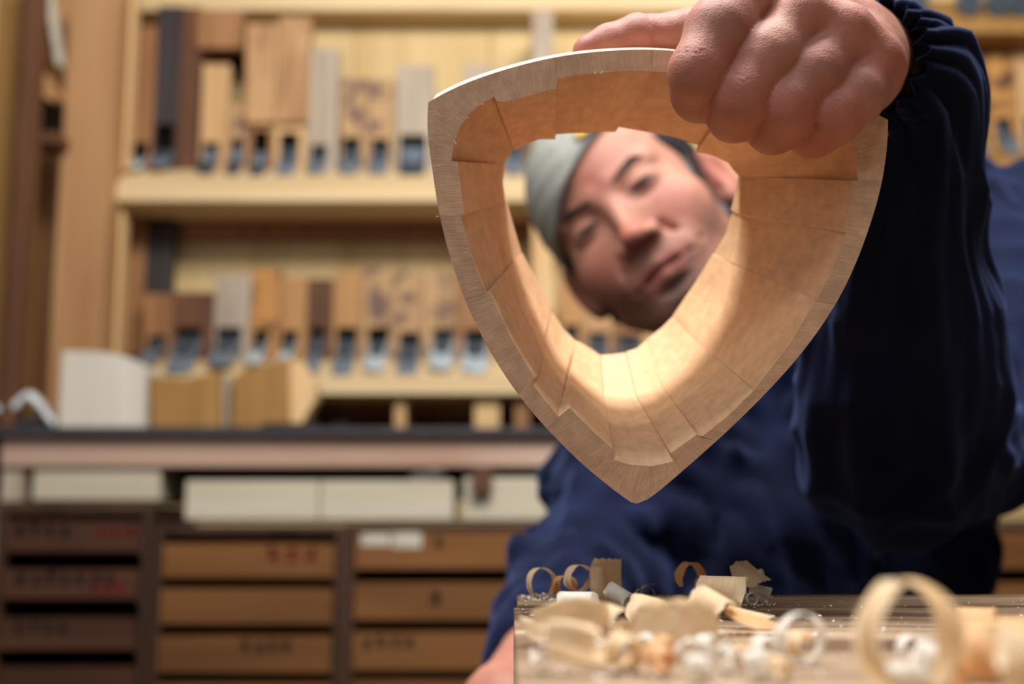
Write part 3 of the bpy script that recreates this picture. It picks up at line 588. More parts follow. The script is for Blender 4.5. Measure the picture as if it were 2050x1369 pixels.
for si, (o0, o1, IF, BE, CR, RI) in enumerate(SEG):
    a, b_ = near(o0), near(o1)
    idx = list(range(a, b_+1)) if b_ > a else list(range(a, NO))+list(range(0, b_+1))
    op = resample(OA[idx], N)
    for c in corners:
        d = np.hypot(*(op-np.array(c)).T)
        ii = int(np.argmin(d))
        if 0 < ii < N-1 and d[ii] < 30: op[ii] = c
    ext = []
    for q_ in range(4):      # at a stepped joint the thicker piece shows its flank down to the thinner one
        own = LP_[si][q_]; pv = LP_[si-1][q_][-1]; nx = LP_[(si+1) % 18][q_][0]
        dd = lambda a_, b2: np.hypot(*(np.array(a_)-np.array(b2)))
        pre = pv if dd(pv, op[0]) < dd(own[0], op[0])-1 else own[0]; post = nx if dd(nx, op[-1]) < dd(own[-1], op[-1])-1 else own[-1]
        ext.append(np.vstack([pre, own, post]))
    IFr, BEr, CRr, RIr = ext; op = np.vstack([op[0], op, op[-1]])
    # how much of the segment faces upwards, for the visible outer strip on the top side
    up_ = np.clip((420-op[:, 1])/220, 0, 1)*np.clip((1500-op[:, 0])/900, 0, 1)**0.3
    O1 = op.copy(); out = op-cen; out /= np.hypot(*out.T)[:, None]
    O1 -= out*5; O1[:, 1] -= up_*13*(op[:, 0] > 858)
    RO = RIr+out*58
    O2 = (O1*0.55+RO*0.45)
    dR = lambda y: .520+.075*min(max((y-290)/380, 0), 1)
    dC = lambda y: .512+.022*min(max((y-290)/300, 0), 1)
    yj = -.00004*(si % 3)
    loops = [(op, lambda y: YF+yj), (IFr, lambda y: YF+yj), (BEr, lambda y: YB), (CRr, dC), (RIr, dR), (RO, dR), (O2, lambda y: Y2), (O1, lambda y: Y1)]
    pts = []
    for L_, fy in loops:
        ref = RIr if L_ is RO else L_
        pts.append([P(x, y, fy(ref[q_][1])) for q_, (x, y) in enumerate(L_)])
    mid = sum((p for L_ in pts for p in L_), Vector())/(N*8)
    tang = (pts[0][-1]-pts[0][0]).normalized()
    ctr = sum((L_[0]+L_[-1] for L_ in pts), Vector())/(16)
    bm = bmesh.new(); uvl = bm.loops.layers.uv.new('UVMap'); V = []
    for L_ in pts:
        row = [bm.verts.new(p) for p in L_]
        t0 = (pts[0][2]-pts[0][1]).normalized()*0.00015; t1 = (pts[0][-2]-pts[0][-3]).normalized()*0.00015
        row[0].co -= t0; row[1].co -= t0; row[-1].co += t1; row[-2].co += t1; V.append(row)
    arc = [0]
    for i in range(N+1): arc.append(arc[-1]+(pts[1][i+1]-pts[1][i]).length*1000)
    sc = max(1, ((pts[0][-1]-pts[0][0]).length*1000)/max(arc[-1], 1)); across = [0]
    for L_ in range(8): across.append(across[-1]+(pts[(L_+1) % 8][N//2]-pts[L_][N//2]).length*1000)
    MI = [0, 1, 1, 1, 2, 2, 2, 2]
    for L_ in range(8):
        for i in range(N+1):
            f = bm.faces.new((V[L_][i], V[L_][i+1], V[(L_+1) % 8][i+1], V[(L_+1) % 8][i])); f.material_index = MI[L_]; f.smooth = True
            for lp, (u, v_) in zip(f.loops, ((arc[i], across[L_]), (arc[i+1], across[L_]), (arc[i+1], across[L_+1]), (arc[i], across[L_+1]))): lp[uvl].uv = (u, v_)
    for e in (0, N+1):
        f = bm.faces.new([V[k][e] for k in range(8)]); f.material_index = 1; f.smooth = False
    bmesh.ops.remove_doubles(bm, verts=bm.verts, dist=1e-6)
    bmesh.ops.triangulate(bm, faces=[f for f in bm.faces if len(f.verts) > 4])
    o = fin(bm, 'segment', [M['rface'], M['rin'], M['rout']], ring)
    o.data.set_sharp_from_angle(angle=math.radians(22))
# small torn fibres at the front edges
bm = bmesh.new(); rnd = random.Random(3)
for (x, y) in ((908, 298), (912, 285), (935, 236), (965, 207), (1110, 178), (1190, 145), (1205, 143), (1336, 930), (1229, 905), (1235, 912), (874, 433), (1240, 98)):
    a = P(x, y, YF-0.0004)
    for k in range(2):
        d = Vector((rnd.uniform(-1, 1), -0.4, rnd.uniform(-1, 1)))*0.0011; s = Vector((d.z, 0, -d.x))*0.12
        bm.faces.new([bm.verts.new(p) for p in (a-s, a+d*1.3, a+s)])
fb = fin(bm, 'torn_fibres', M['shav'], ring); fb['kind'] = 'stuff'
# ------------------------------------------------------------------ implicit surfaces
def rc(p, a, b_, ra, rb):      # tapered capsule
    a = np.asarray(a, np.float32); ba = np.asarray(b_, np.float32)-a; q = p-a; h = np.clip((q@ba)/max(ba@ba, 1e-9), 0, 1)
    return np.sqrt(((q-h[:, None]*ba)**2).sum(1))-(ra+(rb-ra)*h)
def el(p, c, r, R=None):
    q = p-np.asarray(c, np.float32)
    if R is not None: q = q@np.asarray(R, np.float32)
    r = np.asarray(r, np.float32); k0 = np.sqrt(((q/r)**2).sum(1)); k1 = np.sqrt(((q/(r*r))**2).sum(1))
    return k0*(k0-1)/np.maximum(k1, 1e-6)
def su(a, b_, k): h = np.maximum(k-np.abs(a-b_), 0)/k; return np.minimum(a, b_)-h*h*k*0.25
def ss(a, b_, k): return -su(-a, b_, k)
def nets(f, lo_, hi_, h):
    ax = [np.arange(lo_[i], hi_[i]+h, h, dtype=np.float32) for i in range(3)]; n = [len(a) for a in ax]
    G = np.stack(np.meshgrid(*ax, indexing='ij'), -1).reshape(-1, 3); val = np.empty(len(G), np.float32)
    for s in range(0, len(G), 400000): val[s:s+400000] = f(G[s:s+400000])
    val = val.reshape(n); ins = val < 0
    acc = np.zeros((n[0]-1, n[1]-1, n[2]-1, 3), np.float32); cnt = np.zeros(acc.shape[:3], np.float32)
    cn = [(i, j, k) for i in (0, 1) for j in (0, 1) for k in (0, 1)]
    def sub(A, c): return A[c[0]:c[0]+n[0]-1, c[1]:c[1]+n[1]-1, c[2]:c[2]+n[2]-1]
    for a in cn:
        for d in range(3):
            if a[d] == 0:
                b_ = list(a); b_[d] = 1; va, vb = sub(val, a), sub(val, b_); m_ = (va < 0) != (vb < 0)
                t = np.where(m_, va/np.where(va-vb == 0, 1, va-vb), 0); cnt += m_
                for e in range(3): acc[..., e] += m_*(a[e]+(t if e == d else 0))
    act = cnt > 0; ids = -np.ones(act.shape, np.int64); ids[act] = np.arange(act.sum()); I = np.argwhere(act)
    vert = (I+acc[act]/cnt[act][:, None])*h+np.array([a[0] for a in ax]); faces = []
    for d in range(3):
        e1, e2 = (d+1) % 3, (d+2) % 3; A = [slice(None)]*3; Bq = [slice(None)]*3; A[d] = slice(0, -1); Bq[d] = slice(1, None)
        s0, s1 = ins[tuple(A)], ins[tuple(Bq)]; ch = np.argwhere(s0 != s1); ch = ch[(ch[:, e1] > 0) & (ch[:, e2] > 0) & (ch[:, e1] < n[e1]-1) & (ch[:, e2] < n[e2]-1)]
        def g(o1, o2): c = ch.copy(); c[:, e1] -= o1; c[:, e2] -= o2; return ids[tuple(c.T)]
        q = np.stack([g(1, 1), g(0, 1), g(0, 0), g(1, 0)], 1); fl = ~s0[tuple(ch.T)]; q[fl] = q[fl][:, ::-1]; faces.append(q)
    return vert, np.concatenate(faces)
def mesh_np(name, v, f, smooth=True):
    me = bpy.data.meshes.new(name); me.vertices.add(len(v)); me.vertices.foreach_set('co', np.asarray(v, np.float32).ravel())
    me.loops.add(len(f)*4); me.loops.foreach_set('vertex_index', np.asarray(f, np.int32).ravel()); me.polygons.add(len(f))
    me.polygons.foreach_set('loop_start', np.arange(len(f), dtype=np.int32)*4); me.update(); me.validate()
    if smooth: me.polygons.foreach_set('use_smooth', np.ones(len(me.polygons), bool))
    return me
def p3(px, py, Y): return np.array(P(px, py, Y))
def nz(p, s, seed=0):          # cheap smooth noise
    o = np.zeros(len(p))
    rs = np.random.RandomState(seed)
    for k in range(7):
        d = rs.normal(size=3); d /= np.linalg.norm(d); o += np.sin(p@(d*s*(1+0.25*k)*6.283)+rs.rand()*6.28)
    return o/7
PERS = thing('person', 'craftsman in a navy work jacket and grey cap looking through the raised wooden ring', 'person', (0.17, 1.0, 0.0))
# --- raised hand
J = {'i': [(1530, -42, .449, .0125), (1440, 62, .4385, .0120), (1401, 145, .4355, .0107), (1402, 186, .447, .0101), (1408, 196, .474, .0082)],
     'm': [(1608, 50, .4430, .0128), (1540, 120, .4375, .0121), (1484, 196, .4360, .0107), (1472, 226, .446, .0100), (1480, 238, .478, .0080)],
     'r': [(1690, 84, .4440, .0120), (1628, 150, .4380, .0114), (1574, 216, .4362, .0102), (1549, 251, .446, .0097), (1545, 262, .474, .0076)],
     'p': [(1752, 140, .4490, .0108), (1708, 190, .4415, .0106), (1664, 234, .4388, .0097), (1627, 262, .4480, .0090), (1612, 272, .469, .0070)]}
HJ = {k: [(p3(x, y, Y), r) for x, y, Y, r in v] for k, v in J.items()}
W1, W2 = p3(1660, 70, .500), p3(1716, 128, .494)
TH_ = [(p3(1560, 70, .485), .0150), (p3(1425, 62, .480), .0112), (p3(1278, 82, .4755), .0092), (p3(1222, 92, .4745), .0088), (p3(1182, 104, .4740), .0074)]
cu0 = p3(1720, 120, .52); elb = p3(1800, 900, .71); elb2 = p3(1175, 1190, .96)
def hand_f(p):
    palm = None
    for k, w_ in (('i', W1), ('m', W1), ('r', W2), ('p', W2)):
        a, r = HJ[k][0]; d = rc(p, a+(w_-a)*0.05, w_, r*1.0, .0165); palm = d if palm is None else su(palm, d, .010)
    palm = su(palm, rc(p, HJ['m'][0][0]*.6+W1*.4, HJ['r'][0][0]*.6+W2*.4, .013, .013), .01)
    palm = su(palm, rc(p, W2, HJ['p'][0][0]*.5+W2*.5+np.array([.001, .006, -.004]), .0175, .013), .01)
    palm = su(palm, rc(p, (W1+W2)/2, cu0, .021, .022), .012)
    palm = su(palm, rc(p, cu0, cu0*.8+elb*.2, .022, .028), .012)
    th = rc(p, W1, TH_[0][0], .016, TH_[0][1])
    for i in range(4): th = su(th, rc(p, TH_[i][0], TH_[i+1][0], TH_[i][1], TH_[i+1][1]), .003)
    th = su(th, el(p, TH_[2][0]+np.array([0, 0, .002]), (.010, .0095, .009)), .004)
    palm = su(palm, th, .008)
    palm = su(palm, rc(p, TH_[1][0], HJ['i'][0][0], .0075, .010), .010)
    fs = None
    for k in 'imrp':
        c = HJ[k]; d = rc(p, c[0][0], c[1][0], c[0][1], c[1][1])
        for i in range(1, 4): d = su(d, rc(p, c[i][0], c[i+1][0], c[i][1], c[i+1][1]), .007)
        fs = d if fs is None else su(fs, d, .0005)
    out = su(palm, fs, .0032)
    for k in 'mrp':           # knuckle bumps
        out = su(out, np.sqrt(((p-(HJ[k][0][0]+np.array([-.001, -.005, .003])))**2).sum(1))-.0085, .009)
    # wrinkles across the finger joints
    for k in 'imrp':
        for j, am in ((2, .00055),):
            a = HJ[k][j][0]; ax_ = HJ[k][2][0]-HJ[k][1][0]; ax_ = ax_/np.linalg.norm(ax_); q = p-a; t = q@ax_
            r_ = np.sqrt((q**2).sum(1)); out = out+am*np.sin(t/0.0021*6.283+nz(p, 90, 4)*1.6)*np.exp(-(t/.0042)**2)*np.exp(-(r_/.013)**4)
    a = TH_[2][0]; t = (p-a)@((TH_[3][0]-TH_[1][0])/np.linalg.norm(TH_[3][0]-TH_[1][0])); r_ = np.sqrt(((p-a)**2).sum(1))
    out = out+.0008*np.exp(-((t+.004)/.0009)**2)*np.exp(-(r_/.014)**4)
    return out-.00025*nz(p, 60, 1)-.0001*nz(p, 220, 2)
v, f = nets(hand_f, (p3(1140, 0, .474)[0]-.004, .415, p3(1500, 330, .45)[2]-.002), (p3(1800, 0, .5)[0]+.028, .545, p3(1500, -110, .45)[2]+.008), .0010)
def tint_hand(v):
    t = np.zeros((len(v), 2)); 
    for k in 'imrp':
        for j, s, am in ((0, .011, .40), (2, .010, .30), (3, .010, .25)):
            t[:, 0] += am*np.exp(-(((v-HJ[k][j][0]-np.array([0, -.006, 0]))**2).sum(1))/s**2)
    for j in (2, 4): t[:, 0] += .45*np.exp(-(((v-TH_[j][0])**2).sum(1))/.011**2)
    t[:, 0] += .25+.15*nz(v, 40, 9); t[:, 1] = 0.03
    return np.clip(t, 0, .9)
parts = [(v, f, tint_hand(v))]
# --- head (millimetres, x = image right, y = towards the viewer, z = up, origin between the eyes)
def head_base(p):
    d = el(p, (0, -90, 34), (76, 98, 88))
    d = su(d, el(p, (0, -52, -42), (62, 58, 66)), 30)
    d = su(d, el(p, (0, -22, -92), (34, 26, 24)), 24)
    d = su(d, rc(p, (-56, -70, -62), (-14, -16, -104), 12, 13), 20); d = su(d, rc(p, (56, -70, -62), (14, -16, -104), 12, 13), 20)
    return d
def head_f(p):
    d = head_base(p)
    for s in (-1, 1):
        d = su(d, el(p, (s*40, -26, -30), (24, 20, 24)), 24)
        d = su(d, rc(p, (s*10, -2, 17), (s*44, -16, 20), 8.5, 6.5), 10)
        d = ss(d, el(p, (s*29.5, 12, -1), (17, 15, 11)), 9)
    d = su(d, rc(p, (0, 0, 8), (0, 17, -34), 6, 8.5), 9)
    d = su(d, el(p, (0, 21, -38), (11, 10, 9)), 6)
    for s in (-1, 1): d = su(d, el(p, (s*13.5, 9, -41), (7.5, 10, 7)), 5)
    for s in (-1, 1): d = ss(d, el(p, (s*7, 14, -48), (4.2, 7, 4)), 3)
    d = su(d, el(p, (0, -7, -66), (35, 14, 19)), 16)
    d = su(d, rc(p, (-27, -4, -71), (0, 5, -66), 2.6, 4.6), 5); d = su(d, rc(p, (27, -4, -71), (0, 5, -66), 2.6, 4.6), 5)
    d = su(d, rc(p, (-22, -4, -75), (0, 3, -78), 3.4, 5.4), 5); d = su(d, rc(p, (22, -4, -75), (0, 3, -78), 3.4, 5.4), 5)
    d = ss(d, rc(p, (-29, 0, -72.5), (0, 11, -71.5), 1.6, 2.2), 2.5); d = ss(d, rc(p, (29, 0, -72.5), (0, 11, -71.5), 1.6, 2.2), 2.5)
    d = ss(d, rc(p, (-21, 2, -40), (-35, -9, -66), 1.0, 1.0), 9); d = ss(d, rc(p, (21, 2, -40), (35, -9, -66), 1.0, 1.0), 9)
    d = ss(d, el(p, (0, 6, -88), (14, 5, 3)), 6)
    for s in (-1, 1):       # lids around the eyeball, with a slit
        d = su(d, el(p, (s*29.5, -10.5, 0), (17, 14.5, 11)), 5)
        d = ss(d, el(p, (s*29.5, 3.6, -1.4), (12.5, 7.6, 1.9)), 1.2)
        R = Matrix.Rotation(math.radians(s*-18), 3, 'Z')
        e = el(p, (s*80, -84, -12), (11, 13, 32), np.array(R)); e = ss(e, el(p, (s*85, -70, -8), (7, 7, 20), np.array(R)), 4); e = su(e, el(p, (s*77, -78, -36), (8, 8, 9)), 6)
        d = su(su(d, el(p, (s*70, -98, -16), (14, 22, 34)), 8), e, 5)
    d = su(d, rc(p, (0, -92, -50), (20, -105, -150), 55, 60), 22)
    return d
hr = (Matrix.Rotation(math.radians(0), 3, 'Z'))
eH = np.array([.757, -.653]); roll = math.radians(-39); yaw = math.radians(-20); pit = math.radians(-12)
# local -> world (x right, -y forward away from viewer flip)
Rm = Matrix.Rotation(roll, 3, 'Y') @ Matrix.Rotation(yaw, 3, 'Z') @ Matrix.Rotation(pit, 3, 'X') @ Matrix(((1, 0, 0), (0, -1, 0), (0, 0, 1)))
Rn = np.array(Rm); HC = p3(1229, 414, 1.0); HS = .00102
def h2w(v): return (v@Rn.T)*HS+HC
def w2h(v): return ((v-HC)/HS)@Rn
vh, fh = nets(head_f, (-94, -195, -175), (94, 36, 128), 1.9)
fh = fh[:, ::-1]
th_ = np.zeros((len(vh), 2))
for c, s, a in (((38, -4, -32), 22, .32), ((-38, -4, -32), 22, .36), ((0, 25, -38), 13, .6), ((0, 5, 22), 22, .25), ((80, -90, -10), 26, .7), ((-80, -90, -10), 26, .5), ((0, 5, 45), 20, .2)):
    th_[:, 0] += a*np.exp(-(((vh-np.array(c))**2).sum(1))/s**2)
th_[:, 0] += .18
lipm = np.exp(-((vh[:, 0]/26)**4))*np.exp(-((vh[:, 2]+72)/8.5)**4)*(vh[:, 1] > 1); th_[:, 0] += .8*lipm
th_[:, 1] += .8*np.exp(-((vh[:, 2]+102)/17)**2)*np.exp(-(vh[:, 0]/28)**2)*(vh[:, 1] > -50)+.38*np.exp(-((vh[:, 2]+58)/5)**2)*np.exp(-(vh[:, 0]/26)**2)*(vh[:, 1] > 0)
th_[:, 1] += .5*lipm
th_[:, 1] += .34*np.exp(-((vh[:, 2]+80)/24)**2)*(vh[:, 1] < 5)*(vh[:, 1] > -90)
for s in (-1, 1): th_[:, 1] += .62*np.exp(-((vh[:, 0]-s*29.5)/15)**4)*np.exp(-((vh[:, 2]+.5)/4)**2)*(vh[:, 1] > -25)
parts.append((h2w(vh), fh, np.clip(th_, 0, .95)))
# --- rest of the body under the clothes, one continuous surface from neck to feet
shR = p3(1945, 530, .98); shL = p3(1300, 965, 1.06); neck0 = h2w(np.array([[16., -104., -120.]]))[0]; chest = (shR+shL)/2+np.array([0, .04, -.06])
pel = np.array([.17, 1.14, .46]); wr2 = p3(1010, 1420, .77); hand2 = wr2+np.array([-.005, -.03, -.07])
def body_f(p):
    d = rc(p, neck0, chest+np.array([0, 0, .0]), .052, .05)
    d = su(d, rc(p, shR, shL, .045, .045), .03); d = su(d, rc(p, chest+np.array([-.04, 0, 0]), pel, .07, .10), .06); d = su(d, rc(p, chest+np.array([.04, 0, 0]), pel, .07, .10), .06)
    ch = [(cu0, .022)]+[(p3(*q), r) for q, r in (((1792, 175, .532), .021), ((1806, 320, .556), .022), ((1804, 500, .59), .026), ((1802, 740, .65), .031), ((1806, 872, .715), .033), ((1860, 860, .80), .034), ((1945, 770, .88), .038))]+[(shR, .042)]
    for (a, ra), (b2, rb) in zip(ch, ch[1:]): d = su(d, rc(p, a, b2, ra, rb), .008)
    d = su(d, rc(p, shL, elb2, .045, .038), .02); d = su(d, rc(p, elb2, wr2, .036, .024), .02); d = su(d, rc(p, wr2, hand2, .024, .026), .02)
    for i in range(4): a = hand2+np.array([-.028+.018*i, -.01, -.02]); d = su(d, rc(p, a, a+np.array([-.006+.004*i, -.02, -.05+.006*abs(i-1)]), .009, .007), .006)
    d = su(d, rc(p, wr2+np.array([.01, -.01, -.02]), hand2+np.array([.045, -.035, -.02]), .014, .008), .01)
    for s in (-1, 1):
        kn = np.array([.17+s*.17, .76, .48]); an = np.array([.17+s*.16, .82, .07]); d = su(d, rc(p, pel+np.array([s*.09, 0, 0]), kn, .075, .055), .05)
        d = su(d, rc(p, kn, an, .05, .035), .03); d = su(d, rc(p, an, an+np.array([s*.02, -.15, -.035]), .036, .03), .03)
    return d
vb, fb_ = nets(body_f, (-.22, .42, -.01), (.62, 1.36, 1.28), .008)
tb = np.zeros((len(vb), 2)); tb[:, 0] = .3
parts.append((vb, fb_, tb))
off = 0; V_, F_, T_ = [], [], []
for v, f, t in parts: V_.append(v); F_.append(f+off); T_.append(t); off += len(v)
V_ = np.concatenate(V_)-np.array(PERS.location); F_ = np.concatenate(F_); T_ = np.concatenate(T_)
me = mesh_np('body', V_, F_); ca = me.color_attributes.new('tint', 'FLOAT_COLOR', 'POINT')
cc = np.zeros((len(V_), 4), np.float32); cc[:, :2] = T_; cc[:, 3] = 1; ca.data.foreach_set('color', cc.ravel())
link('body', me, M['skin'], PERS)
def hpart(name, fn, lo_, hi_, h, mat, parent=PERS):
    v, f = nets(fn, lo_, hi_, h); v = h2w(v)-np.array(PERS.location); return link(name, mesh_np(name, v, f[:, ::-1]), mat, parent)
# cap: shell of the skull above a slanted line; hair: shell behind
def capf(p):
    d = head_base(p)-7-.35*np.sin(p[:, 2]/3.0); pl = -(p[:, 2]-(47+.44*p[:, 0]+.10*(p[:, 1]+0)+0)); pl = np.maximum(pl, -(p[:, 2]+20-.0*p[:, 1]))
    return ss(su(d, d, .1), -pl, 4) if False else np.maximum(d, pl)
hpart('cap', capf, (-94, -205, -30), (94, 30, 136), 2.6, M['cap'])
def hairf(p):
    d = head_base(p)-3.2-.6*np.sin(p[:, 2]/2.2+p[:, 0]/3); 
    m_ = np.maximum(p[:, 1]+44+.25*np.maximum(-p[:, 2], -60)+5*np.sin(p[:, 2]/7), -(p[:, 2]+62))
    return np.maximum(np.maximum(d, m_), p[:, 2]-100)
hpart('hair', hairf, (-90, -200, -70), (90, -10, 105), 2.6, M['hair'])
for s in (-1, 1):
    def brow(p, s=s):
        d = rc(p, (s*13, 4, 15.5), (s*36, -3, 22), 4.4, 4.0); d = np.minimum(d, rc(p, (s*36, -3, 22), (s*52, -18, 18), 4.0, 1.6)); return np.maximum(d+.5*np.sin(p[:, 0]*1.8+p[:, 2]), head_f(p)-1.0)
    hpart('eyebrow', brow, (-62 if s < 0 else 6, -30, 4), (-6 if s < 0 else 62, 20, 34), 1.2, M['browhair'])
    for nm, r, c, mt in (('eyeball', 12.3, (s*29.5, -9.6, -.5), 'eye'), ('iris', 6.2, (s*29.5+2, -2.9, -1.4), 'iris')):
        bm = bmesh.new(); bmesh.ops.create_uvsphere(bm, u_segments=24, v_segments=16, radius=r*HS)
        wc = Vector(h2w(np.array([c], float))[0]); bmesh.ops.translate(bm, verts=bm.verts, vec=wc); fin(bm, nm, M[mt], PERS, 0, True)
def badge(p): return np.maximum(np.maximum(np.abs(p[:, 0]-22)-8, np.abs(p[:, 2]-68)-6), np.abs(head_base(p)-9.5)-2)
hpart('badge', badge, (10, -60, 56), (34, 20, 80), 1.0, M['badge'])
# thumbnail
bm = bmesh.new(); c = Vector(TH_[4][0]); rows = []
for i in range(9):
    r_ = []
    for j in range(9):
        u = -1+i/4; w_ = -1+j/4; x = -.0045+u*.0050; yy = w_*.0052*(1-.25*max(-u, 0)); z = .0079-.00009*abs(w_)**2*30+.0000-(u < 0)*u*u*.0012
        r_.append(bm.verts.new(c+Vector((x+.006, yy-.0005, z-.0004-.0010*w_*w_+u*.0006))))
    rows.append(r_)
for i in range(8):
    for j in range(8): bm.faces.new((rows[i][j], rows[i+1][j], rows[i+1][j+1], rows[i][j+1]))
bmesh.ops.solidify(bm, geom=bm.faces, thickness=.0006)
fin(bm, 'thumbnail', M['nail'], PERS, 0, True)
# --- sleeve of the raised arm: gathered cuff, baggy folds
path = [(1724, 120, .508, .0275), (1734, 124, .512, .0235), (1752, 132, .517, .0275), (1776, 150, .524, .0325), (1796, 182, .532, .0350), (1806, 240, .542, .0345), (1808, 320, .555, .0350), (1806, 450, .575, .0400), (1800, 600, .610, .0480), (1800, 760, .655, .0560), (1806, 890, .715, .0590), (1850, 870, .80, .0620), (1960, 780, .88, .0850), (1985, 650, .94, .0880), (1945, 530, .99, .0850)]
pp = [Vector((*P(a, b_, Y), )) for a, b_, Y, r in path]; rr = [q[3] for q in path]
NS, NT = 320, 200
ts = np.linspace(0, len(pp)-1.001, NS); ctr_ = []; rad_ = []
for t in ts:
    i = int(t); u = t-i; g = lambda L_, k: L_[min(max(k, 0), len(L_)-1)]
    a, b_, c, d = (g(pp, i-1), g(pp, i), g(pp, i+1), g(pp, i+2)); ctr_.append(0.5*((2*b_)+(c-a)*u+(2*a-5*b_+4*c-d)*u*u+(3*b_-a-3*c+d)*u**3)); rad_.append(g(rr, i)*(1-u)+g(rr, i+1)*u)
nrm = Vector((0, 0, 1)); vs = []; arcl = 0
for i in range(NS):
    tg = (ctr_[min(i+1, NS-1)]-ctr_[max(i-1, 0)]).normalized(); nrm = (nrm-tg*nrm.dot(tg)).normalized(); bn = tg.cross(nrm)
    if i: arcl += (ctr_[i]-ctr_[i-1]).length
    for j in range(NT):
        a = j/NT*2*math.pi; w3 = ctr_[i]+(nrm*math.cos(a)+bn*math.sin(a))*rad_[i]
        wob = noise.noise(w3*26)*1.2
        g = math.exp(-(arcl/.042)**2)
        gath = (abs(math.sin(a*10+wob*2.2+arcl*40))**0.8-.5)*.0095*g*(.7+.6*noise.noise(Vector((math.cos(a)*2, math.sin(a)*2, arcl*30))))
        lng = (noise.noise(Vector((math.cos(a)*2.6, math.sin(a)*2.6, arcl*9+3)))*.0085+noise.noise(Vector((math.cos(a)*6, math.sin(a)*6, arcl*16)))*.0020)*min(1, .3+arcl/.04)
        ridge = 1-abs(noise.noise(w3*22+Vector((3, 7, 1))))*2; fine = (ridge-.6)*.0040*min(1, .4+arcl/.06)
        vs.append(ctr_[i]+(nrm*math.cos(a)+bn*math.sin(a))*(rad_[i]+gath+lng+fine))
v = np.array([tuple(q) for q in vs])-np.array(PERS.location); f = []
for i in range(NS-1):
    for j in range(NT): f.append((i*NT+j, i*NT+(j+1) % NT, (i+1)*NT+(j+1) % NT, (i+1)*NT+j))
link('sleeve', mesh_np('sleeve', v, f), M['navy'], PERS)
# --- jacket body, other sleeve
sR = shR+np.array([.02, .02, .0]); sL = shL
def jack_f(p):
    d = rc(p, sR, sL, .088, .082); c0 = chest+np.array([0, -.01, 0])
    d = su(d, rc(p, c0+np.array([.05, .0, -.02]), pel+np.array([.06, -.05, -.04]), .105, .150), .05)
    d = su(d, rc(p, c0+np.array([-.06, .0, -.05]), pel+np.array([-.035, -.05, -.04]), .11, .15), .05)
    d = su(d, rc(p, neck0*.5+chest*.5, chest, .070, .09), .03)
    d = su(d, rc(p, sL, elb2, .066, .056), .02); cf = elb2*.50+wr2*.50; d = su(d, rc(p, elb2, cf, .054, .042), .02)
    d = np.maximum(d, rc(p, cf, cf+(wr2-elb2)*.6, .0, .0)*-1+.0) if False else d
    fold = nz(p*np.array([1, 1, .55]), 7.5, 11)*.020+np.abs(nz(p*np.array([1, 1, .6]), 13, 12))*-.022+nz(p, 34, 13)*.0028
    return np.maximum(d+fold, .40-p[:, 2])
vj, fj = nets(jack_f, (-.20, .66, .36), (.70, 1.40, 1.30), .0062)
link('jacket', mesh_np('jacket', vj-np.array(PERS.location), fj), M['navy'], PERS)
def tro_f(p):
    d = rc(p, pel+np.array([-.04, 0, 0]), pel+np.array([.04, 0, 0]), .15, .15)
    for s in (-1, 1):
        kn = np.array([.17+s*.17, .76, .48]); an = np.array([.17+s*.16, .82, .07]); d = su(d, rc(p, pel+np.array([s*.09, 0, 0]), kn, .095, .072), .05); d = su(d, rc(p, kn, an+np.array([0, 0, .04]), .068, .052), .03)
    return np.maximum(d+nz(p, 9, 5)*.006, p[:, 2]-.6)
vt, ft = nets(tro_f, (-.16, .6, .03), (.5, 1.34, .62), .009)
link('trousers', mesh_np('trousers', vt-np.array(PERS.location), ft), M['navy'], PERS)
st = thing('stool', 'low wooden stool under the craftsman behind the bench', 'stool', (.17, 1.14, 0))
bm = bmesh.new(); bmesh.ops.create_cone(bm, cap_ends=True, segments=32, radius1=.17, radius2=.17, depth=.03); bmesh.ops.translate(bm, verts=bm.verts, vec=(.17, 1.14, .285)); fin(bm, 'seat', M['brown'], st, 0.003)
for a in range(4):
    bm = bmesh.new(); bmesh.ops.create_cone(bm, cap_ends=True, segments=12, radius1=.016, radius2=.02, depth=.27); bmesh.ops.translate(bm, verts=bm.verts, vec=(.17+.12*math.cos(a*math.pi/2+.785), 1.14+.12*math.sin(a*math.pi/2+.785), .135)); fin(bm, 'leg', M['brown'], st, 0, True)
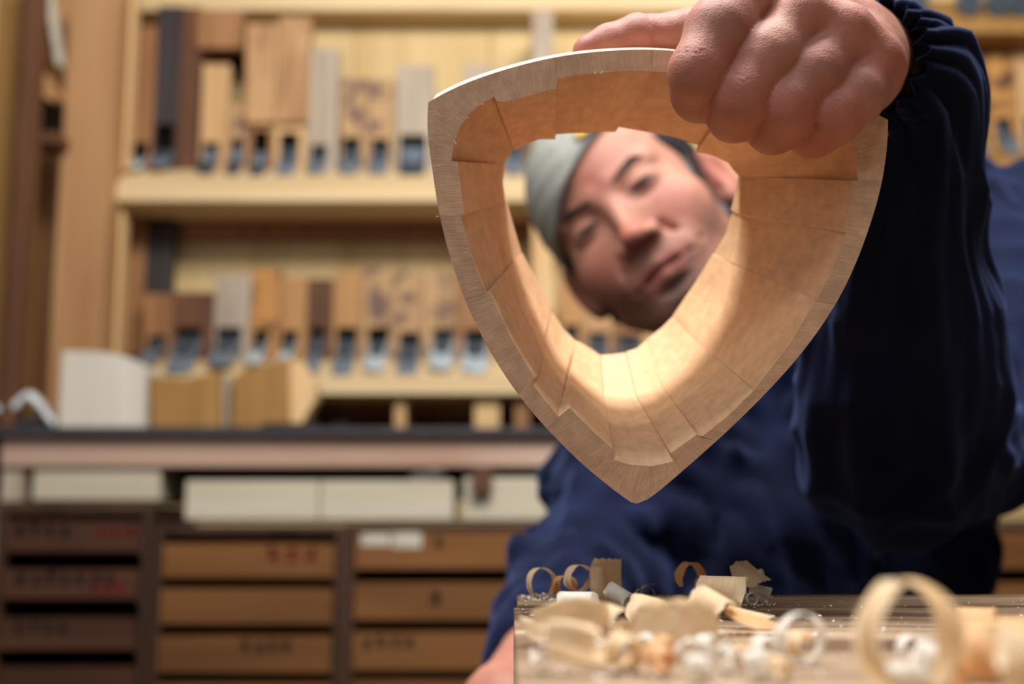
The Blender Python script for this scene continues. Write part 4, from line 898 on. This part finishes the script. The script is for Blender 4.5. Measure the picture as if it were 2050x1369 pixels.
# ------------------------------------------------------------------ shavings
GS = 'curled wood shavings on the workbench'
def curl(px, py, rpx, wpx, turns, yaw, tilt, mat, label, a0=-90, grow=0.15, hook=0, thick=.00025, seed=0, lift=0.0, cone=0.0, ntag='wood_shaving'):
    """a strip wound round a horizontal axis; (px,py) is where it rests on the bench; yaw turns the axis, tilt stands it up"""
    g = B(px, py); s = g.y/F; r = rpx*s; w_ = wpx*s; rnd = random.Random(seed+int(px)); bm = bmesh.new(); n = max(16, int(40*turns)); uvl = bm.loops.layers.uv.new('UVMap')
    R = Matrix.Rotation(math.radians(yaw), 3, 'Z') @ Matrix.Rotation(math.radians(tilt), 3, 'X')
    ph = rnd.random()*6; rows = []
    for i in range(n+1):
        u = i/n; an = math.radians(a0)+u*turns*2*math.pi; rad = r*(1-grow*u*turns)*(1+hook*u*u); row = []
        for k in range(5):
            e = (k/4-.5); wob = .05*r*math.sin(u*9+ph)+.06*r*math.sin(u*23+k*1.3+ph)*abs(e)
            rr_ = rad*(1+cone*e)+wob; ww = w_*(1-.55*max(0, u-.85)/.15*abs(e*2))*(1+.04*math.sin(u*31+ph))
            p = R @ Vector((rr_*math.cos(an), e*ww+u*turns*w_*.10, rr_*math.sin(an))); row.append(p)
        rows.append(row)
    zmin = min(p.z for r_ in rows for p in r_); off_ = Vector((g.x, g.y, BZ+.0004-zmin+lift*s))
    rows = [[bm.verts.new(p+off_) for p in r_] for r_ in rows]
    for i in range(n):
        for k in range(4):
            f = bm.faces.new((rows[i][k], rows[i+1][k], rows[i+1][k+1], rows[i][k+1])); f.smooth = True
            for lp, (u, v_) in zip(f.loops, ((i, k), (i+1, k), (i+1, k+1), (i, k+1))): lp[uvl].uv = (v_*.2, u*.05)
    bmesh.ops.solidify(bm, geom=bm.faces, thickness=thick)
    o = fin(bm, ntag, M[mat], None, 0, True); return tag(o, label, 'shaving', GS)
# yaw 0 = axis along view (ring seen face on); yaw 90 = roll seen side on; tilt stands rolls up
curl(1085, 1197, 29, 26, 1.05, 22, 0, 'shav', 'small open ring-shaped shaving at the far left bench corner', -60, .05)
curl(1130, 1198, 22, 34, .85, -30, 0, 'shavo', 'amber curl right beside the small open ring-shaped shaving', -40, .1)
curl(1160, 1200, 27, 30, .9, 25, 0, 'shav', 'tall hooked amber curl left of the upright sheet', 30, .1, lift=14)
curl(1204, 1200, 46, 76, .24, 8, 88, 'shav', 'broad upright amber sheet standing at the back edge', 47, 0, ntag='wood_shaving')
curl(1290, 1196, 24, 5, .42, 10, 0, 'shavo', 'thin pointed splinter shaving alone at the bench back edge', 20, .3)
curl(1300, 1196, 19, 5, .40, -30, 0, 'shavo', 'thin splinter crossing the pointed one at the back edge', 60, .3)
curl(1385, 1198, 33, 26, .85, 38, 0, 'shavo', 'large loose amber loop left of the fat cream roll', -100, .05)
curl(1408, 1204, 25, 20, .7, 60, 10, 'shavo', 'small amber loop tucked behind the fat cream roll', 0, .1)
curl(1448, 1232, 34, 92, 1.2, 78, 8, 'shav', 'fat cream roll lying sideways at the back of the bench', 0, .1, cone=-.3)
curl(1485, 1206, 52, 64, .22, 55, 35, 'shav', 'flat cream flake tilted behind the fat cream roll', 70, 0, lift=30)
curl(1515, 1206, 13, 36, 1.3, 70, -25, 'shavw', 'small white roll at the right end of the back cluster', 0, .1, lift=26)
curl(1525, 1205, 11, 40, 1.3, 80, 12, 'shavw', 'slim white roll beneath the small white roll', 0, .1, lift=6)
curl(1506, 1212, 12, 14, 1.4, 10, 0, 'shavw', 'tiny white curl below the flat cream flake', 0, .1)
curl(1160, 1240, 27, 70, .9, 62, 0, 'shavw', 'white-backed half roll in front of the far left corner', -60, .1)
curl(1240, 1222, 17, 48, 1.1, 60, 28, 'shavw', 'short white roll tipped up below the upright sheet', 0, .1, lift=4)
curl(1130, 1292, 84, 44, .95, 15, 72, 'shav', 'large flat cream loop lying at the left edge of the bench', 180, .1, cone=.15)
curl(1165, 1345, 70, 50, .9, -40, 66, 'shav', 'flat cream loop lying nearest the left front of the bench', 30, .1, cone=.2)
curl(1120, 1262, 26, 40, .6, 40, 30, 'shavo', 'small amber curl inside the large flat cream loop', 10, .05)
curl(1232, 1290, 36, 60, .9, 35, 10, 'shav', 'cream curl standing between the flat loop and the broad sheet', 40, .15)
curl(1335, 1300, 120, 92, .26, 6, 74, 'shav', 'broad cream sheet standing in the middle of the pile', 43, .02)
curl(1290, 1252, 54, 60, .35, 70, 12, 'shav', 'low cream sheet behind the broad standing sheet', 50, .05)
curl(1420, 1268, 44, 70, .5, 55, 24, 'shav', 'cream half roll behind the white crumpled curls', 45, .05)
curl(1492, 1268, 52, 100, .26, 72, 18, 'shavo', 'amber strip lying right of the cream half roll', 46, .05)
curl(1500, 1252, 40, 90, .22, 60, 10, 'shav', 'cream strip lying on the amber strip', 50, .05, lift=10)
curl(1250, 1345, 34, 60, 1.1, 25, 12, 'shav', 'cream curl in front of the broad standing sheet', 0, .2)
curl(1320, 1355, 28, 46, 1.2, 30, 20, 'shavo', 'small amber-lined curl in the front of the pile', 0, .2)
curl(1200, 1325, 20, 30, 1.2, 60, 0, 'shavw', 'small white curl beside the flat loops', 0, .2)
curl(1080, 1345, 18, 26, 1.2, 10, 0, 'shavw', 'small white curl at the left front corner of the bench', 0, .2)
curl(1290, 1318, 22, 34, 1.2, -20, 10, 'shavw', 'white curl at the foot of the broad standing sheet', 0, .2)
curl(1608, 1330, 50, 30, 1.15, 18, 0, 'shavw', 'standing white ring-shaped curl right of the pile', 150, .12)
curl(1600, 1318, 26, 30, .8, 50, 0, 'shav', 'small cream curl inside the standing white ring curl', 0, .2)
curl(1535, 1330, 30, 40, .8, 30, 0, 'shavw', 'white hook-shaped curl left of the standing ring curl', 0, .2)
for i, (x, y, r, wd, yw_, mt, lb) in enumerate(((1375, 1330, 22, 34, 20, 'shavw', 'crumpled white curl at the left of the white heap'), (1415, 1320, 24, 30, 60, 'shavw', 'crumpled white curl at the top of the white heap'), (1450, 1345, 24, 34, -30, 'shavw', 'crumpled white curl at the front of the white heap'),
        (1490, 1338, 26, 30, 40, 'shav', 'cream curl in the middle of the white heap'), (1440, 1305, 20, 24, 10, 'shavw', 'small white curl behind the white heap'), (1520, 1362, 30, 36, 70, 'shavw', 'white curl at the right front of the white heap'),
        (1400, 1366, 26, 40, 75, 'shavw', 'white curl low at the left front of the heap'), (1560, 1366, 22, 30, 20, 'shav', 'cream curl low in front of the standing ring curl'), (1230, 1320, 22, 24, 35, 'shavw', 'tiny white curl on the broad cream sheet'), (1330, 1325, 24, 30, 15, 'shavo', 'amber curl left of the white heap'))):
    curl(x, y, r, wd, 1.3, yw_, (i*17) % 40-20, mt, lb, i*40, .25)
curl(1830, 1400, 112, 74, 1.0, 24, 0, 'shav', 'biggest ring-shaped curl standing in the right foreground', 110, .04)
curl(1828, 1330, 28, 30, 1.4, 15, 0, 'shavw', 'small white curl seen through the biggest ring-shaped curl', 0, .15)
curl(1870, 1368, 36, 60, 1.2, 55, 20, 'shavw', 'white roll inside the front of the biggest ring curl', 0, .2)
curl(1820, 1395, 30, 80, 1.0, 70, -10, 'shavw', 'white roll low in front of the biggest ring curl', 0, .2)
curl(1910, 1385, 34, 50, 1.0, 35, 10, 'shavo', 'amber curl at the right foot of the biggest ring curl', 0, .2)
curl(1990, 1360, 74, 150, .5, 72, 0, 'shavo', 'broad amber sheet arched at the right edge of the bench', 30, .05)
curl(2040, 1400, 110, 150, .4, 80, 20, 'shav', 'wide cream sheet in the bottom right foreground', 40, .05)
curl(2030, 1330, 110, 90, .3, 10, 80, 'shav', 'tall cream strip standing at the right frame edge', 40, 0)
curl(1960, 1290, 40, 70, .6, 60, 0, 'shavo', 'amber curl behind the broad amber sheet at right', 20, .1)
# dust and crumbs (uncountable)
bm = bmesh.new(); rnd = random.Random(5)
for i in range(900):
    if i < 420: x, y = rnd.uniform(1036, 1560), rnd.uniform(1192, 1369)
    elif i < 600: x, y = rnd.gauss(1085, 26), rnd.uniform(1191, 1206)
    elif i < 700: x, y = rnd.gauss(1510, 22), rnd.uniform(1195, 1215)
    else: x, y = rnd.uniform(1560, 2050), rnd.uniform(1200, 1369)
    if x < 1039: x = 1039
    g = B(x, y); s = rnd.uniform(.0003, .0011)
    if g.x < 0.004: g.x = .004+abs(rnd.gauss(0, .002))
    if g.y > .556: continue
    vs = [bm.verts.new(g+Vector((rnd.uniform(-s, s), rnd.uniform(-s, s), rnd.uniform(0, s)+.0002))) for _ in range(4)]
    for t in ((0, 1, 2), (0, 2, 3), (0, 1, 3), (1, 2, 3)): bm.faces.new([vs[k] for k in t])
o = fin(bm, 'wood_dust', M['shavw']); o['label'] = 'fine pale wood dust and crumbs scattered over the bench'; o['category'] = 'dust'; o['kind'] = 'stuff'
